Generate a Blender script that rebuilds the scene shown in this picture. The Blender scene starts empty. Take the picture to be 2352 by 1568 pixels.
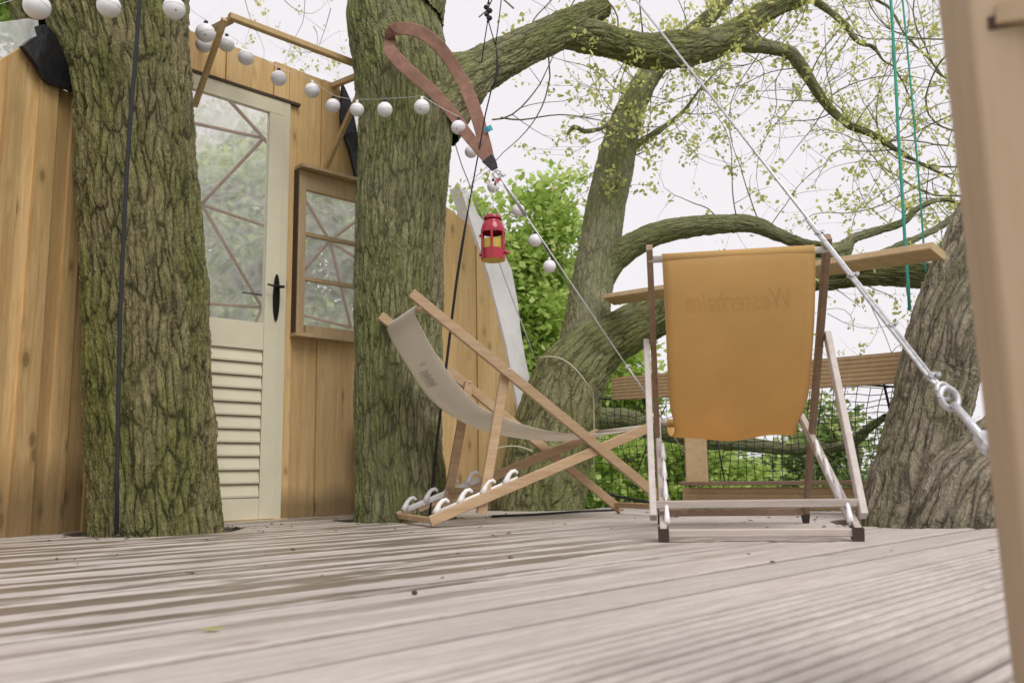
import bpy, bmesh, math, random
import numpy as np
from mathutils import Vector, Matrix, noise
rnd = random.Random(7)
nr = np.random.RandomState(11)
PI = math.pi
sc = bpy.context.scene
C = sc.collection

# ------------------------------------------------------------------ camera
FPX = 1942.0                       # focal length in units of a 2352 px wide picture
PITCH = math.radians(8.95); ROLL = math.radians(1.0); EYE = 0.22
_F = np.array([0, math.cos(PITCH), math.sin(PITCH)])
_R0 = np.array([1.0, 0, 0]); _U0 = np.array([0, -math.sin(PITCH), math.cos(PITCH)])
_R = math.cos(ROLL) * _R0 - math.sin(ROLL) * _U0
_U = math.sin(ROLL) * _R0 + math.cos(ROLL) * _U0
O = np.array([0, 0, EYE])
cam_d = bpy.data.cameras.new('camera'); cam = bpy.data.objects.new('camera', cam_d); C.objects.link(cam)
cam_d.lens = FPX / 2352 * 36; cam_d.sensor_width = 36; cam_d.clip_end = 2000; cam_d.clip_start = 0.02
M = Matrix(((_R[0], _U[0], -_F[0], 0), (_R[1], _U[1], -_F[1], 0), (_R[2], _U[2], -_F[2], EYE), (0, 0, 0, 1)))
cam.matrix_world = M
cam_d.dof.use_dof = True; cam_d.dof.focus_distance = 3.7; cam_d.dof.aperture_fstop = 4.8
sc.camera = cam
# ------------------------------------------------------------------ sky and sun (bright overcast)
w = bpy.data.worlds.new('World'); sc.world = w; w.use_nodes = True
nt = w.node_tree; nt.nodes.clear()
sky = nt.nodes.new('ShaderNodeTexSky'); sky.sky_type = 'NISHITA'; sky.sun_disc = False
sky.sun_elevation = math.radians(52); sky.sun_rotation = math.radians(150); sky.air_density = 1; sky.dust_density = 4
mixw = nt.nodes.new('ShaderNodeMixRGB'); mixw.inputs[0].default_value = 0.93
mixw.inputs[2].default_value = (9.5, 9.1, 9.4, 1)      # cloud deck
bg = nt.nodes.new('ShaderNodeBackground'); bg.inputs[1].default_value = 0.0735
wo = nt.nodes.new('ShaderNodeOutputWorld')
nt.links.new(sky.outputs[0], mixw.inputs[1]); nt.links.new(mixw.outputs[0], bg.inputs[0]); nt.links.new(bg.outputs[0], wo.inputs[0])
sun_d = bpy.data.lights.new('sun', 'SUN'); sun = bpy.data.objects.new('sun', sun_d); C.objects.link(sun)
sun_d.energy = 1.5; sun_d.angle = math.radians(35); sun_d.color = (1, 0.96, 0.9)
sun.rotation_euler = (math.radians(38), 0, math.radians(30)); sun.location = (0, 0, 12)
vs = sc.view_settings; vs.view_transform = 'Standard'; vs.look = 'None'; vs.gamma = 1; vs.use_curve_mapping = False
vs.exposure = 0.47

# ------------------------------------------------------------------ measuring helpers
def ray(u, v): return FPX * _F + (u - 1176) * _R - (v - 784) * _U
def P(u, v, Y):
    r = ray(u, v); return O + r * (Y / r[1])
def G(u, v, z=0.0):
    r = ray(u, v); return O + r * ((z - EYE) / r[2])
def PL(u, v, p0, n):
    r = ray(u, v); return O + r * (np.dot(p0 - O, n) / np.dot(r, n))
def PX(px, Y): return px * Y / FPX
D = np.array([.718, .696, 0]); D /= np.linalg.norm(D)       # along the decking and the cabin front
N = np.array([D[1], -D[0], 0])                              # out of the cabin front
P0 = G(600, 1193)
ZV = np.array([0, 0, 1.0])
def WP(t, z, e=0.0): return P0 + D * t + N * e + ZV * z

# ------------------------------------------------------------------ object helpers
def setp(o, label=None, cat=None, group=None, kind=None):
    if label: o['label'] = label
    if cat: o['category'] = cat
    if group: o['group'] = group
    if kind: o['kind'] = kind
    return o
def thing(name, label, cat, loc=(0, 0, 0), rotz=0, group=None):
    o = bpy.data.objects.new(name, None); C.objects.link(o)
    o.location = tuple(loc); o.rotation_euler = (0, 0, rotz); o.empty_display_size = .1
    return setp(o, label, cat, group or {'oak_tree': 'oak trees growing up through the deck', 'deckchair': 'deckchairs on the deck', 'steel_cable': 'galvanised steel cables', 'leafy_tree': 'leafy trees beyond the deck'}.get(name))
def wloc(o):
    v = np.zeros(3)
    while o is not None:
        v = v + np.array(o.location); o = o.parent
    return v
def mesh_np(name, verts, faces):
    """faces: (n,k) array of one size"""
    me = bpy.data.meshes.new(name)
    verts = np.asarray(verts, dtype=np.float32); faces = np.asarray(faces, dtype=np.int32)
    me.vertices.add(len(verts)); me.vertices.foreach_set('co', verts.ravel())
    k = faces.shape[1]
    me.loops.add(faces.size); me.loops.foreach_set('vertex_index', faces.ravel())
    me.polygons.add(len(faces)); me.polygons.foreach_set('loop_start', np.arange(0, faces.size, k, dtype=np.int32))
    me.polygons.foreach_set('loop_total', np.full(len(faces), k, dtype=np.int32))
    me.update(calc_edges=True)
    return me
class MB:
    """collects shapes; verts in world (or thing-local) space"""
    def __init__(s): s.v = []; s.f = []
    def add(s, vs, fs):
        b = len(s.v); s.v += [tuple(map(float, x)) for x in vs]; s.f += [tuple(i + b for i in f) for f in fs]
    def bar(s, p0, p1, wx, hz, side=None, ch=0.12):
        """chamfered rectangular bar; wx along 'side', hz across"""
        p0 = np.array(p0, float); p1 = np.array(p1, float); a = p1 - p0; a /= np.linalg.norm(a)
        if side is None: side = np.cross(a, ZV)
        side = np.array(side, float); side = side - a * np.dot(side, a); side /= np.linalg.norm(side)
        up = np.cross(side, a)
        c = min(wx, hz) * ch; hw, hh = wx / 2, hz / 2
        sec = [(-hw, -hh + c), (-hw + c, -hh), (hw - c, -hh), (hw, -hh + c), (hw, hh - c), (hw - c, hh), (-hw + c, hh), (-hw, hh - c)]
        vs = [p0 + side * x + up * y for x, y in sec] + [p1 + side * x + up * y for x, y in sec]
        fs = [tuple(range(7, -1, -1)), tuple(range(8, 16))] + [(i, (i + 1) % 8, 8 + (i + 1) % 8, 8 + i) for i in range(8)]
        s.add(vs, fs)
    def tube(s, pts, r, k=8, caps=True, flat=1.0):
        pts = [np.array(p, float) for p in pts]; n = len(pts)
        rs = list(r) if hasattr(r, '__len__') else [r] * n
        tang = []
        for i in range(n):
            t = pts[min(i + 1, n - 1)] - pts[max(i - 1, 0)]; tang.append(t / (np.linalg.norm(t) + 1e-12))
        ref = np.array([0, 0, 1.0]) if abs(tang[0][2]) < .9 else np.array([1.0, 0, 0])
        a = np.cross(tang[0], ref); a /= np.linalg.norm(a); vs = []
        for i in range(n):
            a = a - tang[i] * np.dot(a, tang[i]); a /= (np.linalg.norm(a) + 1e-12); b = np.cross(tang[i], a)
            for j in range(k):
                th = 2 * PI * j / k; vs.append(pts[i] + (a * math.cos(th) + b * math.sin(th) * flat) * rs[i])
        fs = [(i * k + j, i * k + (j + 1) % k, (i + 1) * k + (j + 1) % k, (i + 1) * k + j) for i in range(n - 1) for j in range(k)]
        if caps: fs += [tuple(range(k - 1, -1, -1)), tuple(range((n - 1) * k, n * k))]
        s.add(vs, fs)
    def prism(s, poly, off):
        """closed polygon of 3D points extruded by vector off"""
        n = len(poly); off = np.array(off, float)
        vs = [np.array(p, float) for p in poly] + [np.array(p, float) + off for p in poly]
        s.add(vs, [tuple(range(n - 1, -1, -1)), tuple(range(n, 2 * n))] + [(i, (i + 1) % n, n + (i + 1) % n, n + i) for i in range(n)])
    def sphere(s, c, r, nu=14, nv=9, sc=(1, 1, 1)):
        vs = []; fs = []
        for i in range(nv + 1):
            ph = PI * i / nv
            for j in range(nu):
                th = 2 * PI * j / nu
                vs.append(np.array(c) + np.array([r * sc[0] * math.sin(ph) * math.cos(th), r * sc[1] * math.sin(ph) * math.sin(th), r * sc[2] * math.cos(ph)]))
        for i in range(nv):
            for j in range(nu): fs.append((i * nu + j, (i + 1) * nu + j, (i + 1) * nu + (j + 1) % nu, i * nu + (j + 1) % nu))
        s.add(vs, fs)
    def lathe(s, c, prof, k=20):
        """prof: list of (r,z)"""
        vs = [np.array(c) + np.array([r * math.cos(2 * PI * j / k), r * math.sin(2 * PI * j / k), z]) for r, z in prof for j in range(k)]
        n = len(prof)
        fs = [(i * k + j, i * k + (j + 1) % k, (i + 1) * k + (j + 1) % k, (i + 1) * k + j) for i in range(n - 1) for j in range(k)]
        s.add(vs, fs)
    def torus(s, c, R, r, ax, k=18, m=8, arc=2 * PI, start=0.0, up=None):
        ax = np.array(ax, float); ax /= np.linalg.norm(ax)
        a = np.cross(ax, ZV if up is None else up); a /= np.linalg.norm(a); b = np.cross(ax, a)
        full = abs(arc - 2 * PI) < 1e-6
        pts = [np.array(c) + (a * math.cos(start + arc * i / k) + b * math.sin(start + arc * i / k)) * R for i in range(k + 1)]
        s.tube(pts, r, m, caps=not full)
    def build(s, name, mat, parent=None, smooth=False, local=False, recalc=False):
        off = np.zeros(3) if (local or parent is None) else wloc(parent)
        me = bpy.data.meshes.new(name); me.from_pydata([tuple(np.array(v) - off) for v in s.v], [], s.f)
        me.materials.append(mat); o = bpy.data.objects.new(name, me); C.objects.link(o)
        if recalc:
            bm = bmesh.new(); bm.from_mesh(me); bmesh.ops.recalc_face_normals(bm, faces=bm.faces); bm.to_mesh(me); bm.free()
        if parent is not None: o.parent = parent
        if smooth: me.polygons.foreach_set('use_smooth', [True] * len(me.polygons))
        me.update(); return o
def link_np(name, verts, faces, mat, parent=None, smooth=False, kind=None):
    off = wloc(parent) if parent is not None else np.zeros(3)
    me = mesh_np(name, np.asarray(verts) - off, faces); me.materials.append(mat)
    if smooth: me.polygons.foreach_set('use_smooth', np.ones(len(me.polygons), dtype=bool))
    o = bpy.data.objects.new(name, me); C.objects.link(o)
    if parent is not None: o.parent = parent
    if kind: o['kind'] = kind
    return o

# ------------------------------------------------------------------ materials
def new_mat(name):
    m = bpy.data.materials.new(name); m.use_nodes = True; n = m.node_tree; n.nodes.clear()
    out = n.nodes.new('ShaderNodeOutputMaterial'); b = n.nodes.new('ShaderNodeBsdfPrincipled')
    n.links.new(b.outputs[0], out.inputs[0]); return m, n, b, out
class NT:
    def __init__(s, n): s.n = n
    def node(s, t, **kw):
        x = s.n.nodes.new(t)
        for k, v in kw.items(): setattr(x, k, v)
        return x
    def lk(s, a, b): s.n.links.new(a, b)
    def put(s, sock, v):
        if hasattr(v, 'is_output'): s.lk(v, sock)
        else: sock.default_value = v
    def math(s, op, a, b=0.0, c=None, clamp=False):
        x = s.node('ShaderNodeMath', operation=op, use_clamp=clamp); s.put(x.inputs[0], a); s.put(x.inputs[1], b)
        if c is not None: s.put(x.inputs[2], c)
        return x.outputs[0]
    def vmath(s, op, a, b):
        x = s.node('ShaderNodeVectorMath', operation=op); s.put(x.inputs[0], a); s.put(x.inputs[1], b); return x.outputs[1] if op == 'DOT_PRODUCT' else x.outputs[0]
    def noise(s, vec, scale, detail=3, rough=.55, dist=0.0):
        x = s.node('ShaderNodeTexNoise'); s.lk(vec, x.inputs['Vector']); x.inputs['Scale'].default_value = scale
        x.inputs['Detail'].default_value = detail; x.inputs['Roughness'].default_value = rough; x.inputs['Distortion'].default_value = dist
        return x
    def voro(s, vec, scale, feature='DISTANCE_TO_EDGE', rand=1.0):
        x = s.node('ShaderNodeTexVoronoi', feature=feature); s.lk(vec, x.inputs['Vector']); x.inputs['Scale'].default_value = scale
        x.inputs['Randomness'].default_value = rand; return x
    def ramp(s, f, stops, interp='LINEAR'):
        x = s.node('ShaderNodeValToRGB'); x.color_ramp.interpolation = interp; s.put(x.inputs[0], f); e = x.color_ramp.elements
        while len(e) < len(stops): e.new(.5)
        for i, (p, c) in enumerate(stops):
            e[i].position = p; e[i].color = (c, c, c, 1) if isinstance(c, (int, float)) else (*c, 1)
        return x.outputs[0]
    def mix(s, f, a, b, blend='MIX'):
        x = s.node('ShaderNodeMixRGB', blend_type=blend); s.put(x.inputs[0], f)
        for k, v in ((1, a), (2, b)):
            if isinstance(v, tuple): v = (*v, 1) if len(v) == 3 else v
            s.put(x.inputs[k], v)
        return x.outputs[0]
    def mapping(s, vec, scale=(1, 1, 1), rot=(0, 0, 0), loc=(0, 0, 0)):
        x = s.node('ShaderNodeMapping'); s.lk(vec, x.inputs[0]); x.inputs['Scale'].default_value = scale
        x.inputs['Rotation'].default_value = rot; x.inputs['Location'].default_value = loc; return x.outputs[0]
    def bump(s, h, strength, dist):
        x = s.node('ShaderNodeBump'); s.put(x.inputs['Height'], h); x.inputs['Strength'].default_value = strength; x.inputs['Distance'].default_value = dist
        return x.outputs[0]
def plain(name, col, rough=.6, metal=0.0, var=.12, scale=14, bump=.0):
    m, n, b, out = new_mat(name); T = NT(n); tc = T.node('ShaderNodeTexCoord')
    ns = T.noise(tc.outputs['Object'], scale, 4)
    c = T.mix(T.ramp(ns.outputs[0], [(.3, 0.), (.7, 1.)]), tuple(x * (1 - var) for x in col), tuple(min(1, x * (1 + var)) for x in col))
    T.lk(c, b.inputs['Base Color']); b.inputs['Roughness'].default_value = rough; b.inputs['Metallic'].default_value = metal
    if bump: T.lk(T.bump(ns.outputs[0], .5, bump), b.inputs['Normal'])
    return m
def bark(name, ridge, dark, moss, moss_amt, S=24, amp=.013, el=.24, light=(.34, .30, .21), crack=.8):
    m, n, b, out = new_mat(name); T = NT(n)
    at = T.node('ShaderNodeAttribute', attribute_name='bco'); co = at.outputs['Vector']
    def wob(scale, a, z):
        nz = T.noise(co, scale, 2); return T.vmath('MULTIPLY', T.vmath('SUBTRACT', nz.outputs['Color'], (.5, .5, .5)), (a, a, z))
    cd = T.vmath('ADD', T.vmath('ADD', co, wob(4, .060, .14)), wob(38, .011, .045))
    c1 = T.vmath('MULTIPLY', cd, (1, 1, el))
    v1 = T.voro(c1, S); e1 = T.ramp(v1.outputs['Distance'], [(.0, 0.), (.13, .55), (.34, 1.)], 'EASE')
    c2 = T.vmath('MULTIPLY', cd, (1, 1, .38)); v2 = T.voro(c2, S * 2.1); e2 = T.ramp(v2.outputs['Distance'], [(0, 0.), (.22, 1.)])
    rn = T.noise(T.vmath('MULTIPLY', cd, (1, 1, .17)), S * 1.7, 3, .6).outputs[0]
    rg = T.ramp(T.math('ABSOLUTE', T.math('SUBTRACT', rn, .5)), [(.0, 0.), (.10, 1.)])
    big = T.noise(co, 3.2, 2).outputs[0]
    fine = T.noise(T.vmath('MULTIPLY', cd, (1, 1, .55)), 75, 5, .7).outputs[0]
    gate = T.ramp(T.noise(co, 11, 3).outputs[0], [(.34, .45), (.55, 1.)])
    cell = T.voro(c1, S, 'F1'); cellr = T.node('ShaderNodeSeparateColor'); T.lk(cell.outputs['Color'], cellr.inputs[0])
    e1g = T.math('SUBTRACT', 1., T.math('MULTIPLY', T.math('SUBTRACT', 1., e1), gate))
    h = T.math('MULTIPLY', e1g, T.math('MULTIPLY_ADD', cellr.outputs[0], .55, .55))
    h = T.math('ADD', h, T.math('MULTIPLY', rg, .38)); h = T.math('ADD', h, T.math('MULTIPLY', e2, .16)); h = T.math('ADD', h, T.math('MULTIPLY', fine, .75))
    h = T.math('ADD', h, T.math('MULTIPLY', big, .7))
    dsp = T.node('ShaderNodeDisplacement'); T.lk(h, dsp.inputs['Height']); dsp.inputs['Midlevel'].default_value = 2.0; dsp.inputs['Scale'].default_value = amp
    T.lk(dsp.outputs[0], out.inputs['Displacement']); m.displacement_method = 'BOTH'
    med = T.noise(T.vmath('MULTIPLY', co, (1, 1, .5)), 16, 4, .65).outputs[0]
    col = T.mix(T.ramp(med, [(.38, 0.), (.62, 1.)]), tuple(x * .62 for x in ridge), ridge)
    col = T.mix(T.math('MULTIPLY', cellr.outputs[1], .45), col, tuple(x * 1.35 for x in ridge))
    col = T.mix(T.math('MULTIPLY', T.ramp(fine, [(.52, 0.), (.66, 1.)]), .7), col, light)
    mm = T.ramp(T.math('ADD', T.noise(T.vmath('MULTIPLY', co, (1, 1, .4)), 3.4, 5, .65).outputs[0], T.math('MULTIPLY', T.math('SUBTRACT', fine, .5), .5)), [(.60 - moss_amt * .35, 0.), (.86 - moss_amt * .35, 1.)])
    col = T.mix(T.math('MULTIPLY', mm, .8), col, moss)
    lich = T.ramp(T.noise(co, 13, 3).outputs[0], [(.68, 0.), (.73, 1.)])
    col = T.mix(T.math('MULTIPLY', lich, .45), col, (.30, .33, .27))
    ck = T.math('MULTIPLY', T.ramp(e1, [(.05, 1.), (.75, 0.)]), gate); ck = T.math('MAXIMUM', ck, T.math('MULTIPLY', T.ramp(rg, [(.0, 1.), (.6, 0.)]), .6))
    ck = T.math('MAXIMUM', ck, T.math('MULTIPLY', T.ramp(fine, [(.30, 1.), (.44, 0.)]), .7))
    col = T.mix(T.math('MULTIPLY', ck, crack), col, dark)
    T.lk(col, b.inputs['Base Color']); b.inputs['Roughness'].default_value = .9; b.inputs['Specular IOR Level'].default_value = .2
    return m
def wood(name, cols, axis='z', knots=.5, stain=None, rough=.65, scale=1.0, rand=.25, dirt=None, bumpd=.0006, sat=1.0):
    """cols: dark & light grain colours. axis: the long direction in object space"""
    m, n, b, out = new_mat(name); T = NT(n); tc = T.node('ShaderNodeTexCoord'); oi = T.node('ShaderNodeObjectInfo')
    co = tc.outputs['Object']
    shift = T.node('ShaderNodeCombineXYZ'); T.lk(T.math('MULTIPLY', oi.outputs['Random'], 37.), shift.inputs[0]); T.lk(T.math('MULTIPLY', oi.outputs['Random'], 91.), shift.inputs[2])
    co = T.vmath('ADD', co, shift.outputs[0])
    if axis == 'd': co = T.mapping(co, rot=(0, 0, -math.atan2(D[1], D[0]))); st = (.06, 1, 1)
    else: st = {'x': (.06, 1, 1), 'y': (1, .06, 1), 'z': (1, 1, .06)}[axis]
    g = T.vmath('MULTIPLY', co, tuple(x * scale for x in st))
    n1 = T.noise(g, 36, 6, .65, .6).outputs[0]; n2 = T.noise(g, 170, 4, .65).outputs[0]; n3 = T.noise(T.vmath('MULTIPLY', co, tuple(.3 + .7 * x for x in st)), 3.0, 3).outputs[0]
    f = T.math('MULTIPLY_ADD', n2, .35, T.math('MULTIPLY', n1, .75))
    col = T.mix(T.ramp(f, [(.38, 0.), (.68, 1.)]), cols[0], cols[1])
    col = T.mix(T.math('MULTIPLY', T.ramp(n3, [(.38, 0.), (.65, 1.)]), .45), col, cols[2] if len(cols) > 2 else cols[0])
    if knots:
        kv = T.voro(T.vmath('MULTIPLY', co, tuple(.45 + .55 * x for x in st)), 8.5, 'F1'); kk = T.ramp(kv.outputs['Distance'], [(.0, 1.), (.12, .85), (.15, .35), (.27, 0.)])
        col = T.mix(T.math('MULTIPLY', kk, knots), col, tuple(x * .38 for x in cols[0]))
    tint = T.math('MULTIPLY_ADD', oi.outputs['Random'], rand * 2, 1 - rand)
    hs = T.node('ShaderNodeHueSaturation'); T.lk(col, hs.inputs['Color']); T.lk(tint, hs.inputs['Value']); hs.inputs['Saturation'].default_value = sat; col = hs.outputs[0]
    if dirt:   # rain splash and algae low down on outdoor boards
        gp = T.node('ShaderNodeNewGeometry'); sp = T.node('ShaderNodeSeparateXYZ'); T.lk(gp.outputs['Position'], sp.inputs[0])
        dz = T.math('ADD', sp.outputs[2], T.math('MULTIPLY', T.noise(T.vmath('MULTIPLY', gp.outputs['Position'], (1, 1, .35)), 7, 4).outputs[0], -dirt * 1.3))
        col = T.mix(T.ramp(T.math('DIVIDE', dz, dirt), [(-.0, .6), (.0, .6), (.9, 0.)]), col, (.09, .06, .03))
    T.lk(col, b.inputs['Base Color']); b.inputs['Roughness'].default_value = rough
    T.lk(T.bump(f, .6, bumpd), b.inputs['Normal'])
    return m
def leafmat(name, c1, c2, c3, trans=.45):
    m, n, b, out = new_mat(name); T = NT(n); n.nodes.remove(b)
    gm = T.node('ShaderNodeNewGeometry')
    ri = gm.outputs['Random Per Island']
    col = T.ramp(ri, [(0, c1), (.5, c2), (1, c3)])
    d = T.node('ShaderNodeBsdfDiffuse'); t = T.node('ShaderNodeBsdfTranslucent'); mx = T.node('ShaderNodeMixShader'); mx.inputs[0].default_value = trans
    T.lk(col, d.inputs[0]); T.lk(col, t.inputs[0]); T.lk(d.outputs[0], mx.inputs[1]); T.lk(t.outputs[0], mx.inputs[2]); T.lk(mx.outputs[0], out.inputs[0])
    return m
def sheetmat(name, alpha, col=(.85, .85, .87), wr=9):
    """clear or milky plastic film / glass"""
    m, n, b, out = new_mat(name); T = NT(n); tc = T.node('ShaderNodeTexCoord')
    ns = T.noise(tc.outputs['Object'], wr, 4, .6, 1.2)
    b.inputs['Base Color'].default_value = (*col, 1); b.inputs['Roughness'].default_value = .22
    T.lk(T.bump(ns.outputs[0], .5, .01), b.inputs['Normal'])
    tl = T.node('ShaderNodeBsdfTranslucent'); tl.inputs[0].default_value = (*col, 1); m2 = T.node('ShaderNodeMixShader'); m2.inputs[0].default_value = .55; T.lk(b.outputs[0], m2.inputs[1]); T.lk(tl.outputs[0], m2.inputs[2])
    tr = T.node('ShaderNodeBsdfTransparent'); mx = T.node('ShaderNodeMixShader')
    fr = T.node('ShaderNodeFresnel'); fr.inputs[0].default_value = 1.35
    f = T.math('ADD', T.math('MULTIPLY', T.ramp(ns.outputs[0], [(.35, .6), (.7, 1.4)]), alpha), T.math('MULTIPLY', fr.outputs[0], .35), clamp=True)
    T.put(mx.inputs[0], f); T.lk(tr.outputs[0], mx.inputs[1]); T.lk(m2.outputs[0], mx.inputs[2]); T.lk(mx.outputs[0], out.inputs[0])
    return m

M_bark1 = bark('bark_mossy', (.275, .24, .13), (.036, .034, .016), (.17, .185, .042), .68, S=23, amp=.019, el=.19, light=(.41, .37, .24), crack=.85)
M_bark2 = bark('bark_grey_green', (.30, .275, .165), (.058, .055, .028), (.20, .235, .070), .72, S=28, amp=.0145, el=.16, light=(.44, .42, .30), crack=.75)
M_bark3 = bark('bark_far', (.30, .285, .19), (.09, .085, .05), (.20, .235, .085), .70, S=34, amp=.010, el=.20, light=(.42, .41, .31), crack=.6)
M_bark4 = bark('bark_brown', (.305, .265, .20), (.055, .048, .036), (.19, .20, .06), .32, S=24, amp=.017, el=.13, light=(.46, .40, .33), crack=.78)
M_twig = plain('twig', (.20, .18, .11), .85)
M_leaf_y = leafmat('young_leaf', (.56, .58, .20), (.68, .72, .28), (.74, .66, .28), .75)
M_leaf_g = leafmat('green_leaf', (.32, .44, .10), (.52, .66, .19), (.72, .82, .36), .6)
M_leaf_d = leafmat('dull_leaf', (.12, .19, .07), (.24, .34, .11), (.50, .58, .24), .5)
M_pine = wood('pine_board', [(.50, .345, .18), (.68, .505, .295), (.47, .315, .15)], 'z', knots=.75, dirt=.12, rand=.13, sat=1.15)
M_pine_warm = wood('larch_board', [(.40, .25, .10), (.62, .44, .235), (.46, .31, .13)], 'z', knots=.8, dirt=.24, rand=.26, sat=1.06)
M_timber = wood('timber', [(.42, .28, .12), (.58, .42, .22)], 'x', knots=.2, rand=.12)
M_paint = plain('cream_paint', (.66, .62, .475), .5, var=.05, scale=6)
M_black_metal = plain('black_iron', (.012, .011, .012), .35, 0.2)
M_tarp = plain('black_membrane', (.010, .010, .013), .28, bump=.02, scale=9)
M_glass = sheetmat('window_film', .07)
M_skin = sheetmat('dome_film', .44, (.97, .97, .98))
M_awn = sheetmat('awning_film', .05, (.9, .9, .93), 2)
M_flap = plain('white_cover', (.84, .82, .85), .35, var=.10, scale=5, bump=.03)
M_globe = plain('paper_globe', (.80, .78, .83), .6, var=.03)
M_strap = plain('brown_webbing', (.235, .125, .09), .85, var=.22, scale=22)
M_black = plain('black_rope', (.02, .02, .025), .8, scale=60, bump=.002)
M_steel = plain('galvanised_steel', (.56, .56, .58), .42, .55, var=.2, scale=60)
M_white_pl = plain('white_plastic', (.76, .75, .76), .4, var=.04)
M_red = plain('red_glass', (.36, .02, .04), .16, var=.2)
M_candle = plain('yellow_wax', (.52, .38, .06), .6)
M_teal = plain('teal_rope', (.05, .36, .28), .7, scale=50)
M_cord = plain('cream_cord', (.50, .48, .34), .8)
M_chairwood = wood('chair_wood', [(.36, .235, .13), (.52, .37, .225)], 'y', knots=0, rand=.1, rough=.5)
M_strut = plain('strut_wood', (.52, .40, .34), .7)
M_greywood = wood('weathered_wood', [(.44, .39, .36), (.60, .55, .52)], 'y', knots=0, rand=.08)
M_basewood = wood('faded_wood', [(.33, .275, .235), (.52, .46, .42)], 'x', knots=0, rand=.08)
M_brownwood = wood('brown_wood', [(.20, .13, .085), (.32, .22, .15)], 'y', knots=0, rand=.1)
M_foot = plain('dark_rubber', (.055, .035, .028), .7)
M_rail = wood('rail_board', [(.46, .32, .17), (.60, .45, .27)], 'x', knots=.2, rand=.06)
M_post = wood('post_wood', [(.40, .28, .16), (.50, .38, .265), (.36, .235, .12)], 'z', knots=.1, rand=.04, scale=.6)
M_winwood = wood('window_wood', [(.36, .25, .135), (.52, .38, .22)], 'z', knots=.0, rand=.1)
M_dark = plain('dark_strip', (.07, .045, .025), .8)

def canvas_mat(name, col, trans, weave=900):
    m, n, b, out = new_mat(name); T = NT(n); tc = T.node('ShaderNodeTexCoord')
    ns = T.noise(tc.outputs['Object'], 3.2, 4, .55); nf = T.noise(tc.outputs['Object'], 260, 2)
    c = T.mix(T.ramp(ns.outputs[0], [(.3, 0.), (.7, 1.)]), tuple(x * .90 for x in col), col)
    c = T.mix(T.math('MULTIPLY', nf.outputs[0], .2), c, tuple(x * .6 for x in col))
    b.inputs['Roughness'].default_value = .9; b.inputs['Specular IOR Level'].default_value = .1
    T.lk(c, b.inputs['Base Color']); T.lk(T.bump(nf.outputs[0], .4, .0008), b.inputs['Normal'])
    t = T.node('ShaderNodeBsdfTranslucent'); T.lk(c, t.inputs[0]); mx = T.node('ShaderNodeMixShader'); mx.inputs[0].default_value = trans
    T.lk(b.outputs[0], mx.inputs[1]); T.lk(t.outputs[0], mx.inputs[2]); T.lk(mx.outputs[0], out.inputs[0]); return m
M_orange = canvas_mat('orange_canvas', (.84, .59, .265), .52)
M_cream = canvas_mat('cream_canvas', (.84, .79, .70), .5)
M_print = plain('faded_print', (.52, .48, .43), .9)
M_shadowprint = canvas_mat('show_through_print', (.818, .572, .254), .52)

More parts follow.
